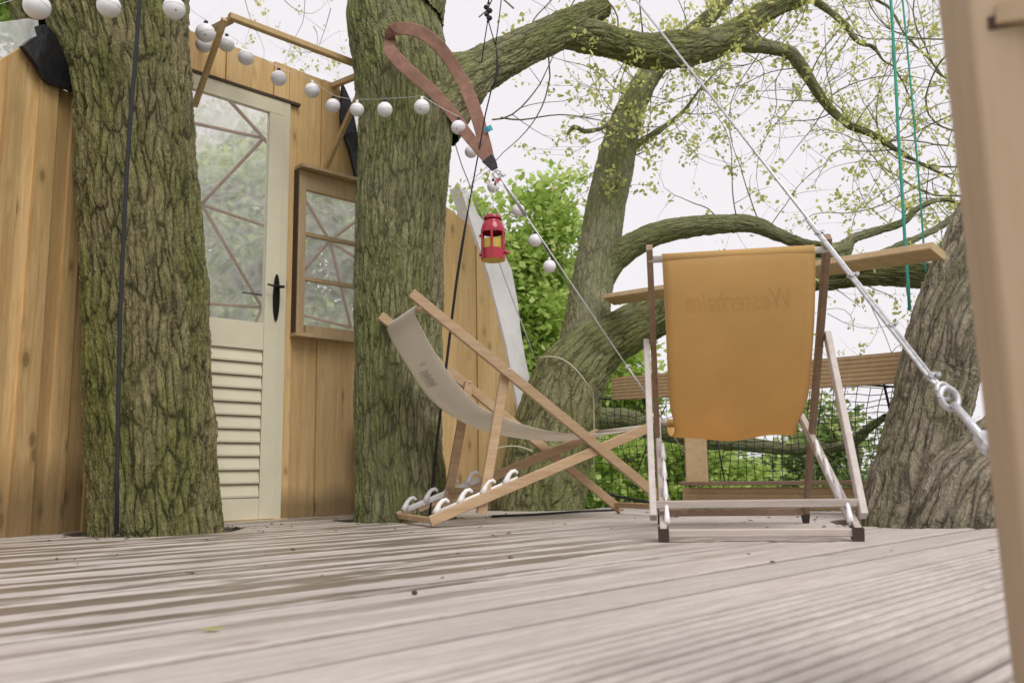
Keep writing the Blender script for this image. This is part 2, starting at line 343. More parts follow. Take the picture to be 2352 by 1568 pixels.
def deck_mat():
    m, n, b, out = new_mat('deck_wood'); T = NT(n); gm = T.node('ShaderNodeNewGeometry'); pos = gm.outputs['Position']; oi = T.node('ShaderNodeObjectInfo')
    s = T.vmath('DOT_PRODUCT', pos, tuple(D)); q = T.vmath('DOT_PRODUCT', pos, tuple(N))
    cx = T.node('ShaderNodeCombineXYZ'); T.lk(s, cx.inputs[0]); T.lk(q, cx.inputs[1]); T.lk(T.math('MULTIPLY', oi.outputs['Random'], 20.), cx.inputs[2]); co = cx.outputs[0]
    g = T.noise(T.vmath('MULTIPLY', co, (.07, 1, 1)), 60, 5, .6, .4).outputs[0]; g2 = T.noise(T.vmath('MULTIPLY', co, (.09, 1, 1)), 260, 4, .7).outputs[0]
    pt = T.noise(T.vmath('MULTIPLY', co, (.5, 1, 1)), 5, 4, .6).outputs[0]
    col = T.mix(T.ramp(g, [(.32, 0.), (.62, 1.)]), (.41, .365, .335), (.54, .495, .46))
    col = T.mix(T.math('MULTIPLY', T.ramp(g2, [(.46, 0.), (.66, 1.)]), .5), col, (.30, .255, .225))
    col = T.mix(T.math('MULTIPLY', T.ramp(pt, [(.42, 0.), (.75, 1.)]), .35), col, (.44, .40, .36))
    # scattered dark marks, drawn out along the grain
    mk = T.voro(T.vmath('MULTIPLY', co, (.42, 1, 1)), 4.3, 'F1'); mkn = T.noise(T.vmath('MULTIPLY', co, (.3, 1, 1)), 30, 3).outputs[0]
    mf = T.ramp(T.math('ADD', mk.outputs['Distance'], T.math('MULTIPLY', T.math('SUBTRACT', mkn, .5), .22)), [(.04, 1.), (.11, 0.)])
    col = T.mix(T.math('MULTIPLY', mf, .62), col, (.17, .125, .11))
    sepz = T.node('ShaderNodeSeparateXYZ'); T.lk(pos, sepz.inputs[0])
    gd = T.ramp(T.math('MULTIPLY', sepz.outputs[2], -100.), [(.15, 0.), (.75, 1.)])   # groove shade painted into the colour, darker with depth
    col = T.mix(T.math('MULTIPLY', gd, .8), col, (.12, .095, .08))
    # rain-soaked bands on the cupped boards of the cabin side
    wet = T.ramp(T.math('MULTIPLY_ADD', q, -1., 0.), [(.0, 0.), (.1, 0.)])
    a = T.math('SUBTRACT', -1.08, q); a = T.math('MULTIPLY', a, 3.0, clamp=True)
    sg = T.math('SUBTRACT', T.math('MULTIPLY_ADD', q, -.42, 2.0), s); sg = T.math('ADD', sg, T.math('MULTIPLY', T.math('SUBTRACT', T.noise(T.vmath('MULTIPLY', co, (.6, 2.5, 1)), 3.2, 3).outputs[0], .5), 2.2))
    sg = T.math('MULTIPLY', sg, .9, clamp=True)
    fr = T.math('FRACT', T.math('ADD', T.math('DIVIDE', T.math('ADD', q, 20.082), .148), T.math('MULTIPLY', T.noise(T.vmath('MULTIPLY', co, (.05, 1, 1)), 4, 2).outputs[0], .9)))     # place across one board
    band = T.math('SUBTRACT', 1., T.math('ABSOLUTE', T.math('MULTIPLY_ADD', fr, 2., -1.)))
    band = T.math('ADD', band, T.math('MULTIPLY', T.math('SUBTRACT', T.noise(T.vmath('MULTIPLY', co, (.12, 1, 1)), 22, 4, .6).outputs[0], .5), 3.6))
    band = T.math('ADD', band, T.math('MULTIPLY', T.math('SUBTRACT', oi.outputs['Random'], .5), .7)); band = T.ramp(band, [(.28, 0.), (.66, 1.)])
    wetf = T.math('MULTIPLY', T.math('MULTIPLY', a, sg), T.math('MULTIPLY', band, .86), clamp=True)
    col = T.mix(wetf, col, (.135, .105, .075))
    hs = T.node('ShaderNodeHueSaturation'); T.lk(col, hs.inputs['Color']); T.lk(T.math('MULTIPLY_ADD', oi.outputs['Random'], .16, .92), hs.inputs['Value'])
    T.lk(hs.outputs[0], b.inputs['Base Color'])
    T.lk(T.math('MULTIPLY_ADD', wetf, -.32, .62), b.inputs['Roughness']); b.inputs['Specular IOR Level'].default_value = .45
    T.lk(T.bump(T.math('ADD', g, T.math('MULTIPLY', g2, .5)), .5, .0012), b.inputs['Normal'])
    return m
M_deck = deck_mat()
M_ground = plain('meadow', (.09, .14, .035), .95, var=.5, scale=.8)

# ------------------------------------------------------------------ ground
gb = MB(); gb.add([(-300, -300, -4), (300, -300, -4), (300, 300, -4), (-300, 300, -4)], [(0, 1, 2, 3)])
setp(gb.build('ground', M_ground), kind='structure')

# ------------------------------------------------------------------ deck of separate boards
deck = bpy.data.objects.new('deck', None); C.objects.link(deck); deck['kind'] = 'structure'
EDGE = [(-.35, 6.6), (.02, 6.05), (.32, 5.80), (.62, 5.56), (1.03, 5.10), (1.85, 4.42), (2.7, 3.5), (3.1, 2.4), (3.1, -3)]
def smax(q):
    best = None
    for (x0, y0), (x1, y1) in zip(EDGE, EDGE[1:]):
        q0 = x0 * N[0] + y0 * N[1]; q1 = x1 * N[0] + y1 * N[1]
        if (q - q0) * (q - q1) <= 0 and abs(q1 - q0) > 1e-9:
            f = (q - q0) / (q1 - q0); s_ = (x0 + (x1 - x0) * f) * D[0] + (y0 + (y1 - y0) * f) * D[1]
            best = s_ if best is None else max(best, s_)
    return best
WB = .148
TREES_AT = []     # filled with (x,y,r) of trunks that pass through the deck
def holes(objs, cutters):
    for o in objs:
        for c in cutters:
            md = o.modifiers.new('hole', 'BOOLEAN'); md.operation = 'DIFFERENCE'; md.object = c; md.solver = 'EXACT'
    dg = bpy.context.evaluated_depsgraph_get()
    res = []
    for o in objs: res.append(bpy.data.meshes.new_from_object(o.evaluated_get(dg)))
    for o, me in zip(objs, res):
        o.modifiers.clear(); o.data = me
    for c in cutters:
        me = c.data; bpy.data.objects.remove(c); bpy.data.meshes.remove(me)
cut_spec = [(*P(361, 1228, 3.79)[:2], .335, (1.1, 1.0)), (*P(912, 1197, 4.5)[:2], .30, (1.1, 1.0)), (*P(2155, 1200, 3.50)[:2], .43, (1.0, .9)), (*P(1240, 1165, 5.62)[:2], .40, (1, 1))]
boards = []
for i in range(-25, 14):
    q0 = -1.082 + i * WB; q1 = q0 + WB - .004
    if q1 < -4.5: continue
    qa = max(q0, -4.37)
    if q1 - qa < .02: continue
    s1 = smax((qa + q1) / 2)
    if s1 is None: continue
    s0 = -3.0
    grooved = q0 > -.80; cupped = q0 < -1.09
    nx = 64 if grooved else (10 if cupped else 6)
    zz = rnd.uniform(-.0012, .0012)
    prof = []
    for k in range(nx + 1):
        f = k / nx; q = qa + (q1 - qa) * f; z = zz
        if grooved:
            z += -.0085 * max(0, math.cos(f * 5 * 2 * PI)) ** 1.1
        elif cupped: z += .0022 * (2 * f - 1) ** 2
        if k in (0, nx): z -= .003
        prof.append((q, z))
    b = MB(); vs = []; fs = []
    segs = [s0, 0.3, 1.4, 2.6, 3.8, s1] if s1 > 4 else [s0, .3, 1.4, s1]
    for s_ in segs:
        for q, z in prof: vs.append(D * s_ + N * q + ZV * z)
        vs.append(D * s_ + N * (q1) + ZV * -.028); vs.append(D * s_ + N * (qa) + ZV * -.028)
    m = nx + 3
    for a in range(len(segs) - 1):
        for k in range(m): fs.append((a * m + k, (a + 1) * m + k, (a + 1) * m + (k + 1) % m, a * m + (k + 1) % m))
    fs.append(tuple(range(m))); fs.append(tuple(range(len(segs) * m - 1, (len(segs) - 1) * m - 1, -1)))
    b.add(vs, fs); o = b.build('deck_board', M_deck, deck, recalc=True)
    boards.append((o, qa, q1))
cutters = []
for (cx, cy, r, scl) in cut_spec:
    cb = MB(); kk = 28; pr = []
    for j in range(kk):
        th = 2 * PI * j / kk; rr = r * (1 + .05 * math.sin(3 * th + cx)); pr.append((cx + rr * scl[0] * math.cos(th), cy + rr * scl[1] * math.sin(th), -.2))
    cb.prism(pr, (0, 0, .4)); co_ = cb.build('cutter', M_dark, recalc=True); cutters.append((co_, cx * N[0] + cy * N[1], r))
hit = [o for o, qa, q1 in boards if any(q1 > cq - r * 1.2 and qa < cq + r * 1.2 for _, cq, r in cutters)]
holes(hit, [c for c, _, _ in cutters])
# joists under the deck
jb = thing('deck_joists', 'timber beams under the deck boards', 'beams'); jb['kind'] = 'structure'
for s_ in (-1.5, .2, 1.9, 3.6):
    b = MB(); b.bar(D * s_ + N * -4.2 + ZV * -.13, D * s_ + N * .9 + ZV * -.13, .07, .19); b.build('joist', M_timber, jb)
jb['label'] = ''; del jb['label']; del jb['category']

# ------------------------------------------------------------------ trees
def smooth_path(pts, rad, ds):
    """Catmull-Rom through pts with radii -> arrays"""
    pts = [np.array(p, float) for p in pts]; n = len(pts); out = []; rr = []
    for i in range(n - 1):
        p0 = pts[max(i - 1, 0)]; p1 = pts[i]; p2 = pts[i + 1]; p3 = pts[min(i + 2, n - 1)]
        m = max(2, int(np.linalg.norm(p2 - p1) / ds))
        for k in range(m):
            t = k / m; t2 = t * t; t3 = t2 * t
            out.append(.5 * ((2 * p1) + (-p0 + p2) * t + (2 * p0 - 5 * p1 + 4 * p2 - p3) * t2 + (-p0 + 3 * p1 - 3 * p2 + p3) * t3))
            f = t * t * (3 - 2 * t); rr.append(rad[i] * (1 - f) + rad[i + 1] * f)
    out.append(pts[-1]); rr.append(rad[-1])
    return np.array(out), np.array(rr)
def limb_mesh(name, pts, rad, ds, k, mat, parent, seed=0, lump=.045, cap=False, ground=False, knobs=(), scars=()):
    path, rr = smooth_path(pts, rad, ds)
    if ground:                      # coarse continuation down to the ground, out of sight below the deck
        p = path[0]; ext = []; er = []
        for f in (1, .75, .5, .3, .12): ext.append([p[0], p[1], p[2] + (-4.1 - p[2]) * f]); er.append(rr[0] * (1 + .25 * f))
        path = np.vstack([np.array(ext), path]); rr = np.concatenate([er, rr])
    n = len(path); tang = np.gradient(path, axis=0); tang /= np.linalg.norm(tang, axis=1)[:, None]
    ref = np.array([0, 1.0, 0]) if abs(tang[0][1]) < .8 else np.array([1.0, 0, 0])
    a = np.cross(tang[0], ref); a /= np.linalg.norm(a); A = np.zeros((n, 3))
    for i in range(n):
        a = a - tang[i] * np.dot(a, tang[i]); a /= np.linalg.norm(a); A[i] = a
    B = np.cross(tang, A)
    s = np.concatenate([[0], np.cumsum(np.linalg.norm(np.diff(path, axis=0), axis=1))])
    th = np.arange(k) * 2 * PI / k
    TH, S = np.meshgrid(th, s)
    r = rr[:, None] * np.ones((1, k))
    rs = np.random.RandomState(seed + 5); mod = np.zeros_like(r); r0 = float(np.mean(rr))
    for _ in range(14):
        kt = rs.randint(1, 6); ks = rs.uniform(.5, 9) ; ph = rs.uniform(0, 2 * PI); ph2 = rs.uniform(0, 2 * PI)
        mod += np.sin(kt * TH + ph + 1.2 * np.sin(S * 1.1 + ph2)) * np.sin(ks * S + ph2) * rs.uniform(.4, 1) / math.sqrt(kt)
    r = r * (1 + lump * mod * .5)
    for (sf, t0, h_, wd) in knobs:
        s0_ = s[-1] * sf; r += h_ * np.exp(-(((S - s0_) / wd) ** 2 + ((np.angle(np.exp(1j * (TH - t0))) * r0 / wd) ** 2)))
    V = path[:, None, :] + A[:, None, :] * (np.cos(TH) * r)[..., None] + B[:, None, :] * (np.sin(TH) * r)[..., None]
    for (q, wd_, h_) in scars:      # healed branch scars: a raised lip round a hollow
        dd_ = np.linalg.norm(V - q, axis=2); k_ = h_ * (np.exp(-((dd_ - wd_) / (.45 * wd_)) ** 2) - 1.6 * np.exp(-(dd_ / (.55 * wd_)) ** 2))
        V = V + (A[:, None, :] * np.cos(TH)[..., None] + B[:, None, :] * np.sin(TH)[..., None]) * k_[..., None]
    V = V.reshape(-1, 3)
    I = np.arange(n - 1)[:, None] * k; J = np.arange(k)[None, :]; J2 = (J + 1) % k
    F = np.stack([I + J, I + J2, I + k + J2, I + k + J], -1).reshape(-1, 4)
    bc = np.stack([np.cos(TH) * r0 + seed * 3.7, np.sin(TH) * r0 + seed * 1.3, S + seed * .7], -1).reshape(-1, 3)
    if cap:
        c = path[-1] + tang[-1] * r[-1].mean() * .25; V = np.vstack([V, c[None]]); bc = np.vstack([bc, bc[-1:] + .1])
        base = (n - 1) * k; ci = len(V) - 1
        F = np.vstack([F, np.stack([base + np.arange(0, k, 2), base + (np.arange(0, k, 2) + 1) % k, base + (np.arange(0, k, 2) + 2) % k, np.full(len(range(0, k, 2)), ci)], -1)])
    o = link_np(name, V, F, mat, parent, smooth=True)
    at = o.data.attributes.new('bco', 'FLOAT_VECTOR', 'POINT'); at.data.foreach_set('vector', bc.astype(np.float32).ravel())
    return o
def rows(lst):
    """(v, left, right, Y) -> centres and radii"""
    pts = []; rad = []
    for v, l, r, Y in lst:
        c = P((l + r) / 2, v, Y); pts.append(c); dist = np.dot(c - O, _F); rad.append((r - l) / 2 * dist / FPX * Y / math.hypot(c[0], Y) * .975)
    return pts, rad
def chain(lst):
    pts = []; rad = []
    for u, v, wd, Y in lst:
        c = P(u, v, Y); pts.append(c); rad.append(wd / 2 * np.dot(c - O, _F) / FPX)
    return pts, rad

t1 = thing('oak_tree', 'thick mossy oak trunk with a black rope in front, rising beside the half-glazed door', 'tree', P(361, 1228, 3.8))
p, r = rows([(1290, 190, 536, 3.82), (1228, 199, 524, 3.82), (1100, 194, 512, 3.82), (1000, 192, 508, 3.82), (900, 190, 500, 3.82), (800, 187, 493, 3.82), (660, 180, 491, 3.82), (600, 178, 482, 3.82), (450, 172, 470, 3.83), (300, 162, 457, 3.84), (150, 142, 449, 3.86), (70, 112, 449, 3.88), (0, 90, 452, 3.9), (-150, 40, 470, 3.95), (-420, 60, 440, 4.0)])
limb_mesh('trunk', p, r, .0062, 300, M_bark1, t1, 1, .03, ground=True, scars=[(P(255, 545, 3.50), .020, .012), (P(252, 645, 3.50), .018, .010), (P(352, 872, 3.49), .035, .014), (P(400, 1110, 3.50), .022, .010), (P(395, 330, 3.56), .03, .012), (P(480, 672, 3.62), .03, .02)])
p, r = chain([(150, 60, 190, 3.95), (60, -60, 150, 3.9), (-60, -200, 130, 3.8), (-200, -330, 110, 3.7)])
limb_mesh('limb', p, r, .02, 72, M_bark1, t1, 12)

t2 = thing('oak_tree', 'oak with a brown sling round its trunk and a sawn-off limb, right of the window', 'tree', P(915, 1197, 4.5))
p, r = rows([(1260, 798, 1060, 4.5), (1197, 804, 1045, 4.5), (1100, 808, 1030, 4.5), (1000, 810, 1020, 4.5), (800, 812, 1022, 4.5), (600, 812, 1026, 4.5), (450, 815, 1032, 4.5), (300, 818, 1042, 4.52), (200, 812, 1052, 4.55), (110, 802, 1030, 4.58), (50, 790, 1016, 4.6), (0, 795, 1028, 4.62), (-120, 800, 1030, 4.7), (-380, 820, 1010, 4.8)])
limb_mesh('trunk', p, r, .0085, 220, M_bark2, t2, 2, .035, ground=True, scars=[(P(893, 905, 4.22), .05, .024), (P(860, 590, 4.23), .03, .012), (P(950, 1130, 4.22), .03, .012), (P(985, 520, 4.25), .025, .010)])
p, r = chain([(985, 260, 190, 4.55), (1050, 200, 150, 4.62), (1110, 160, 105, 4.72), (1200, 108, 88, 4.9), (1280, 72, 84, 5.05), (1340, 40, 66, 5.15), (1388, 16, 50, 5.22)])
limb_mesh('limb', p, r, .011, 110, M_bark2, t2, 3, .06, cap=True)
p, r = chain([(1270, 70, 70, 5.05), (1340, 82, 80, 5.15), (1410, 98, 78, 5.25), (1480, 116, 82, 5.4), (1560, 114, 84, 5.5), (1640, 98, 76, 5.6), (1700, 72, 66, 5.7), (1740, 40, 54, 5.75), (1795, 12, 44, 5.8), (1860, -12, 36, 5.9), (1960, -50, 26, 6.0)])
limb_mesh('limb', p, r, .013, 90, M_bark2, t2, 4, .085)
L2 = p
p, r = chain([(1660, 92, 50, 5.62), (1710, 98, 44, 5.7), (1765, 108, 34, 5.75), (1815, 122, 32, 5.8), (1840, 152, 30, 5.83), (1870, 200, 25, 5.9), (1905, 248, 22, 5.95), (1950, 286, 19, 6.0), (2010, 312, 18, 6.1), (2060, 345, 14, 6.2), (2120, 378, 9, 6.3), (2190, 412, 5, 6.4)])
limb_mesh('branch', p, r, .02, 36, M_bark3, t2, 5, .10)
BR1 = p
p, r = chain([(1855, -12, 22, 5.9), (1905, 27, 19, 5.9), (1926, 43, 18, 5.9), (1949, 68, 17, 5.9), (1964, 90, 15, 5.9), (1984, 103, 12, 5.95), (2006, 108, 10, 6), (2030, 140, 7, 6), (2054, 155, 6, 6), (2076, 195, 5, 6), (2096, 240, 4, 6.1), (2105, 300, 3, 6.1)])
limb_mesh('branch', p, r, .03, 24, M_bark3, t2, 6, .10)
BR2 = p
p, r = chain([(1960, -40, 9, 6.2), (2014, 0, 9, 6.2), (2046, 22, 8, 6.2), (2076, 75, 7, 6.2), (2119, 122, 7, 6.2), (2144, 147, 6, 6.2), (2170, 180, 5, 6.2), (2200, 230, 3, 6.2)])
limb_mesh('branch', p, r, .04, 16, M_bark3, t2, 7, .10)
BR3 = p

t3 = thing('oak_tree', 'leaning oak with cream cord round its trunk, forking into two limbs behind the cream deckchair', 'tree', P(1240, 1165, 5.6))
p, r = chain([(1232, 1230, 235, 5.6), (1236, 1165, 216, 5.6), (1258, 1060, 200, 5.62), (1280, 960, 188, 5.65), (1312, 870, 168, 5.7), (1365, 805, 138, 5.72), (1425, 768, 116, 5.72), (1500, 725, 104, 5.7), (1600, 680, 92, 5.6), (1750, 645, 84, 5.4), (1900, 628, 78, 5.2), (2010, 622, 72, 5.05), (2130, 634, 64, 4.9), (2240, 640, 60, 4.7)])
limb_mesh('trunk', p, r, .014, 150, M_bark2, t3, 21, .05, ground=True)
LT3 = p
p, r = chain([(1318, 870, 110, 5.72), (1346, 760, 112, 5.78), (1362, 650, 98, 5.85), (1376, 580, 98, 5.9), (1391, 480, 93, 5.95), (1408, 400, 90, 6.0), (1428, 310, 80, 6.05), (1452, 240, 68, 6.1), (1490, 175, 56, 6.15), (1530, 128, 46, 6.2), (1590, 75, 42, 6.3), (1640, 30, 36, 6.35), (1700, -40, 30, 6.4)])
limb_mesh('limb', p, r, .014, 100, M_bark3, t3, 22, .05)
LM3 = p
p, r = chain([(1372, 640, 80, 5.88), (1415, 590, 66, 5.85), (1465, 556, 60, 5.8), (1525, 532, 54, 5.75), (1600, 518, 50, 5.7), (1680, 512, 46, 5.7), (1735, 516, 40, 5.7), (1790, 540, 32, 5.7), (1850, 562, 28, 5.7), (1930, 572, 26, 5.7)])
limb_mesh('limb', p, r, .014, 72, M_bark3, t3, 23, .06)
LB3 = p
p, r = chain([(1890, 590, 60, 5.6), (1935, 575, 44, 5.65), (1960, 548, 24, 5.7), (2015, 530, 21, 5.75), (2070, 512, 20, 5.8), (2110, 478, 17, 5.8), (2150, 460, 14, 5.85), (2190, 464, 11, 5.9), (2240, 500, 9, 5.9)])
limb_mesh('branch', p, r, .02, 32, M_bark3, t3, 24, .08)
BR4 = p
p, r = chain([(2010, 590, 20, 5.2), (2060, 566, 20, 5.3), (2110, 545, 19, 5.4), (2160, 520, 18, 5.5), (2190, 495, 14, 5.5), (2240, 470, 12, 5.5)])
limb_mesh('branch', p, r, .02, 28, M_bark3, t3, 25, .08)
p, r = chain([(1428, 350, 22, 6.0), (1400, 292, 15, 5.95), (1375, 298, 12, 5.9), (1345, 302, 12, 5.9), (1318, 292, 13, 5.88), (1300, 316, 6, 5.85)])
limb_mesh('dead_stub', p, r, .02, 18, M_bark3, t3, 26, .15)
p, r = chain([(1455, 335, 22, 6.05), (1490, 315, 18, 6.05), (1540, 280, 14, 6.1), (1575, 250, 10, 6.15), (1600, 215, 7, 6.2), (1640, 170, 5, 6.2), (1690, 120, 4, 6.3)])
limb_mesh('branch', p, r, .03, 18, M_bark3, t3, 27, .1)
BR5 = p
p, r = chain([(1262, 985, 60, 6.2), (1340, 965, 56, 6.8), (1420, 962, 54, 7.0), (1500, 982, 46, 7.0), (1620, 1010, 40, 7.0), (1720, 1020, 36, 7.0), (1800, 1030, 30, 7.0), (1880, 1030, 27, 6.8), (1950, 1020, 26, 6.6), (1992, 985, 24, 6.4), (2035, 955, 18, 6.2)])
limb_mesh('limb', p, r, .02, 60, M_bark3, t3, 28, .09)
BR6 = p
p, r = chain([(1790, 1026, 22, 7.0), (1845, 1050, 18, 7.0), (1868, 1080, 14, 7.0), (1866, 1120, 10, 7.0)])
limb_mesh('branch', p, r, .03, 18, M_bark3, t3, 29, .1)
p, r = chain([(1960, 1018, 18, 6.6), (1976, 1050, 15, 6.6), (1966, 1090, 8, 6.6)])
limb_mesh('branch', p, r, .03, 18, M_bark3, t3, 30, .1)

t4 = thing('oak_tree', 'leaning brown oak with deep bark at the right, behind the near post', 'tree', P(2100, 1210, 3.6))
p, r = rows([(1290, 1940, 2262, 3.62), (1215, 1952, 2246, 3.62), (1130, 1976, 2236, 3.63), (1060, 2000, 2232, 3.65), (1000, 2019, 2230, 3.66), (930, 2038, 2238, 3.68), (860, 2052, 2256, 3.7), (800, 2068, 2275, 3.7), (740, 2086, 2290, 3.72), (700, 2102, 2305, 3.75), (650, 2118, 2318, 3.8), (600, 2140, 2335, 3.82), (550, 2162, 2350, 3.85), (500, 2184, 2366, 3.9), (400, 2225, 2400, 3.95), (200, 2290, 2450, 4.1), (0, 2350, 2500, 4.2), (-300, 2430, 2560, 4.4)])
limb_mesh('trunk', p, r, .009, 180, M_bark4, t4, 31, .035, ground=True, scars=[(P(2165, 885, 3.42), .04, .022), (P(2080, 1000, 3.45), .03, .012), (P(2150, 1110, 3.4), .03, .014)])
p, r = chain([(2165, 1290, 215, 3.40), (2190, 1200, 205, 3.40), (2222, 1120, 185, 3.40), (2290, 1040, 165, 3.38), (2380, 960, 150, 3.35), (2500, 860, 140, 3.3), (2650, 700, 130, 3.2)])
limb_mesh('limb', p, r, .011, 120, M_bark4, t4, 32, .04, ground=True)

# ---- twigs and young leaves
def leaves_np(pos, size, jitter=.0, shape=6, sd=1, up=.3):
    rs = np.random.RandomState(sd); n = len(pos)
    a = rs.normal(size=(n, 3)); a[:, 2] += up; a /= np.linalg.norm(a, axis=1)[:, None]
    b = rs.normal(size=(n, 3)); b -= a * np.sum(a * b, 1)[:, None]; b /= np.linalg.norm(b, axis=1)[:, None]
    c = np.cross(a, b); sz = size * rs.uniform(.6, 1.35, n)
    if shape == 6: prof = [(0, 0), (.38, .30), (.62, .24), (1.0, 0.06), (.70, -.30), (.35, -.26)]
    else: prof = [(0, 0), (.5, .33), (1, 0), (.5, -.33)]
    V = np.stack([pos + (b * px + c * py + a * (.12 * abs(py) * 4 * .3)) * sz[:, None] for px, py in prof], 1)
    k = len(prof); F = (np.arange(n)[:, None] * k + np.arange(k)[None, :])
    return V.reshape(-1, 3), F
class Twigs:
    def __init__(s, sd): s.r = random.Random(sd); s.mb_v = []; s.mb_f = []; s.leaf = []; s.nv = 0
    def tube(s, pts, r0, r1, k=4):
        pts = np.array(pts); n = len(pts); t = np.gradient(pts, axis=0); t /= np.linalg.norm(t, axis=1)[:, None] + 1e-9
        a = np.cross(t, [0.3, .9, .2]); a /= np.linalg.norm(a, axis=1)[:, None] + 1e-9; b = np.cross(t, a)
        rr = np.linspace(r0, r1, n)[:, None]; th = np.arange(k) * 2 * PI / k
        V = pts[:, None, :] + (a[:, None, :] * np.cos(th)[None, :, None] + b[:, None, :] * np.sin(th)[None, :, None]) * rr[:, None, :]
        I = np.arange(n - 1)[:, None] * k; J = np.arange(k)[None]; J2 = (J + 1) % k
        F = np.stack([I + J, I + J2, I + k + J2, I + k + J], -1).reshape(-1, 4) + s.nv
        s.mb_v.append(V.reshape(-1, 3)); s.mb_f.append(F); s.nv += n * k
    def grow(s, p, d, L, r, lev, leafy=1.0, droop=0.0):
        R = s.r; p = np.array(p, float); d = np.array(d, float); d /= np.linalg.norm(d)
        n = max(4, int(L / .07)); st = L / n; pts = [p.copy()]; turn = np.array([R.gauss(0, 1), R.gauss(0, 1), R.gauss(0, 1)])
        for i in range(n):
            turn = turn * .75 + np.array([R.gauss(0, 1), R.gauss(0, .7), R.gauss(0, 1)]) * .55
            d = d + turn * .20 + np.array([0, 0, -droop * .05 + .025]); d /= np.linalg.norm(d); p = p + d * st; pts.append(p.copy())
            if lev > 0 and i > 0 and R.random() < (.30 if lev > 1 else .27):
                dd = d + np.array([R.gauss(0, .8), R.gauss(0, .5), R.gauss(0, .8)])
                s.grow(p, dd, L * R.uniform(.3, .55), r * .55 * (1 - i / n * .5), lev - 1, leafy, droop)
            if lev <= 1 and r < .012 and R.random() < .20 * leafy: s.cluster(p, R.randint(2, 4))
        s.tube(pts, r, r * .35)
        if R.random() < .8 * leafy: s.cluster(pts[-1], R.randint(4, 9))
    def cluster(s, p, n):
        for _ in range(n): s.leaf.append(np.array(p) + np.array([s.r.gauss(0, 1), s.r.gauss(0, 1), s.r.gauss(0, 1)]) * .022)
    def build(s, parent, size, mat=None, sd=1):
        o = link_np('twigs', np.vstack(s.mb_v), np.vstack(s.mb_f), M_twig, parent, smooth=True, kind='stuff')
        V, F = leaves_np(np.array(s.leaf), size, sd=sd); link_np('leaves', V, F, mat or M_leaf_y, parent, kind='stuff')
def spawn(T, path, n, Lr, r, lev, lo=0.0, hi=1.0, bias=(0, 0, 0), droop=0.0, leafy=1.0):
    path = [np.array(q) for q in path]; m = len(path) - 1
    for _ in range(n):
        f = T.r.uniform(lo, hi) * m; i = min(int(f), m - 1); p = path[i] + (path[i + 1] - path[i]) * (f - i)
        d = np.array([T.r.gauss(0, 1) + bias[0], T.r.gauss(0, .5) + bias[1], T.r.gauss(0, 1) + bias[2]])
        T.grow(p, d, T.r.uniform(*Lr), r * .72 * T.r.uniform(.7, 1.2), lev, leafy, droop)
T2 = Twigs(3)
spawn(T2, L2, 12, (.5, 1.1), .007, 2, .25, 1, (0, 0, .5))
spawn(T2, L2, 12, (.4, .9), .005, 2, .2, 1, (0, 0, -.6))
spawn(T2, BR1, 13, (.5, 1.1), .007, 2, .1, 1, (-.1, 0, -.5))
spawn(T2, BR1, 9, (.5, 1.0), .007, 2, .1, 1, (.3, 0, .5))
spawn(T2, BR2, 9, (.5, .9), .006, 2, .2, 1)
spawn(T2, BR3, 10, (.5, .9), .005, 2, 0, 1)
spawn(T2, L2, 45, (.08, .28), .003, 1, .2, 1, (0, -.6, .4), leafy=1.2)
spawn(T2, BR1, 22, (.08, .25), .003, 1, .1, 1, (0, -.4, .3))
T2.build(t2, .035, sd=4)
T3 = Twigs(8)
spawn(T3, LM3, 10, (.4, 1.0), .006, 2, .30, .95, (.2, 0, .1))
spawn(T3, LM3, 6, (.4, .9), .006, 2, .35, .8, (-1.2, 0, .1))
spawn(T3, BR5, 12, (.4, .8), .005, 2, .1, 1, (.4, 0, 0))
spawn(T3, LB3, 5, (.4, .9), .006, 1, .35, .75, (.3, 0, 1.4), leafy=.5)
spawn(T3, BR4, 12, (.4, .9), .006, 2, .15, 1, (0, 0, .8))
spawn(T3, LT3, 7, (.3, .7), .006, 1, .72, .95, (0, 0, -1.0))
spawn(T3, BR6, 14, (.4, .9), .006, 2, .1, 1, (0, .2, .3))
for (u, v, du, dv) in [(1150, 270, 1, .3), (1130, 275, 1, .2), (1260, 130, .2, 1), (1220, 60, .3, -1), (1180, 20, -1, -1), (1300, 40, .3, -1), (1100, 40, 1, -.6), (1420, 60, .2, -1)]:
    T3.grow(P(u, v, 5.4), (du, .2, -dv), 1.0, .006, 2)
spawn(T3, LM3, 55, (.08, .26), .003, 1, .30, .95, (0, -.6, .2), leafy=1.2)
spawn(T3, BR5, 22, (.08, .28), .003, 1, 0, 1, (0, -.3, .1))
spawn(T3, BR4, 14, (.06, .2), .003, 1, 0, 1, (0, -.3, .4))
for (u, v, du, dv) in [(640, -30, -.1, 1), (700, -20, .1, 1), (560, -10, .3, 1), (760, 20, -.2, 1), (720, 60, .4, .6)]: T3.grow(P(u, v, 7.5), (du, .1, -dv), .8, .004, 2)
T3.build(t3, .035, sd=9)
T4 = Twigs(15)
for (u, v, du, dv, Y) in [(2230, 300, -1, .1, 6), (2230, 380, -1, .2, 6.4), (2230, 180, -1, .1, 6.2), (2230, 80, -1, .3, 6.5), (2240, 450, -1, 0, 6), (2240, 520, -1, -.2, 6), (2220, 250, -1, .6, 7), (2240, 410, -1, -.3, 6.7), (2230, 340, -1, -.1, 7)]:
    T4.grow(P(u, v, Y), (du, .1, -dv), 1.5, .008, 2)
for (u, v, du, dv, Y) in [(2100, 780, -1, -.1, 6.5), (2080, 820, -1, .1, 6.5), (1900, 720, 1, .3, 7), (1960, 760, .3, -1, 7), (2000, 700, .3, 1, 6)]:
    T4.grow(P(u, v, Y), (du, .1, -dv), .8, .003, 2, .6)
T4.build(t4, .035, sd=19)

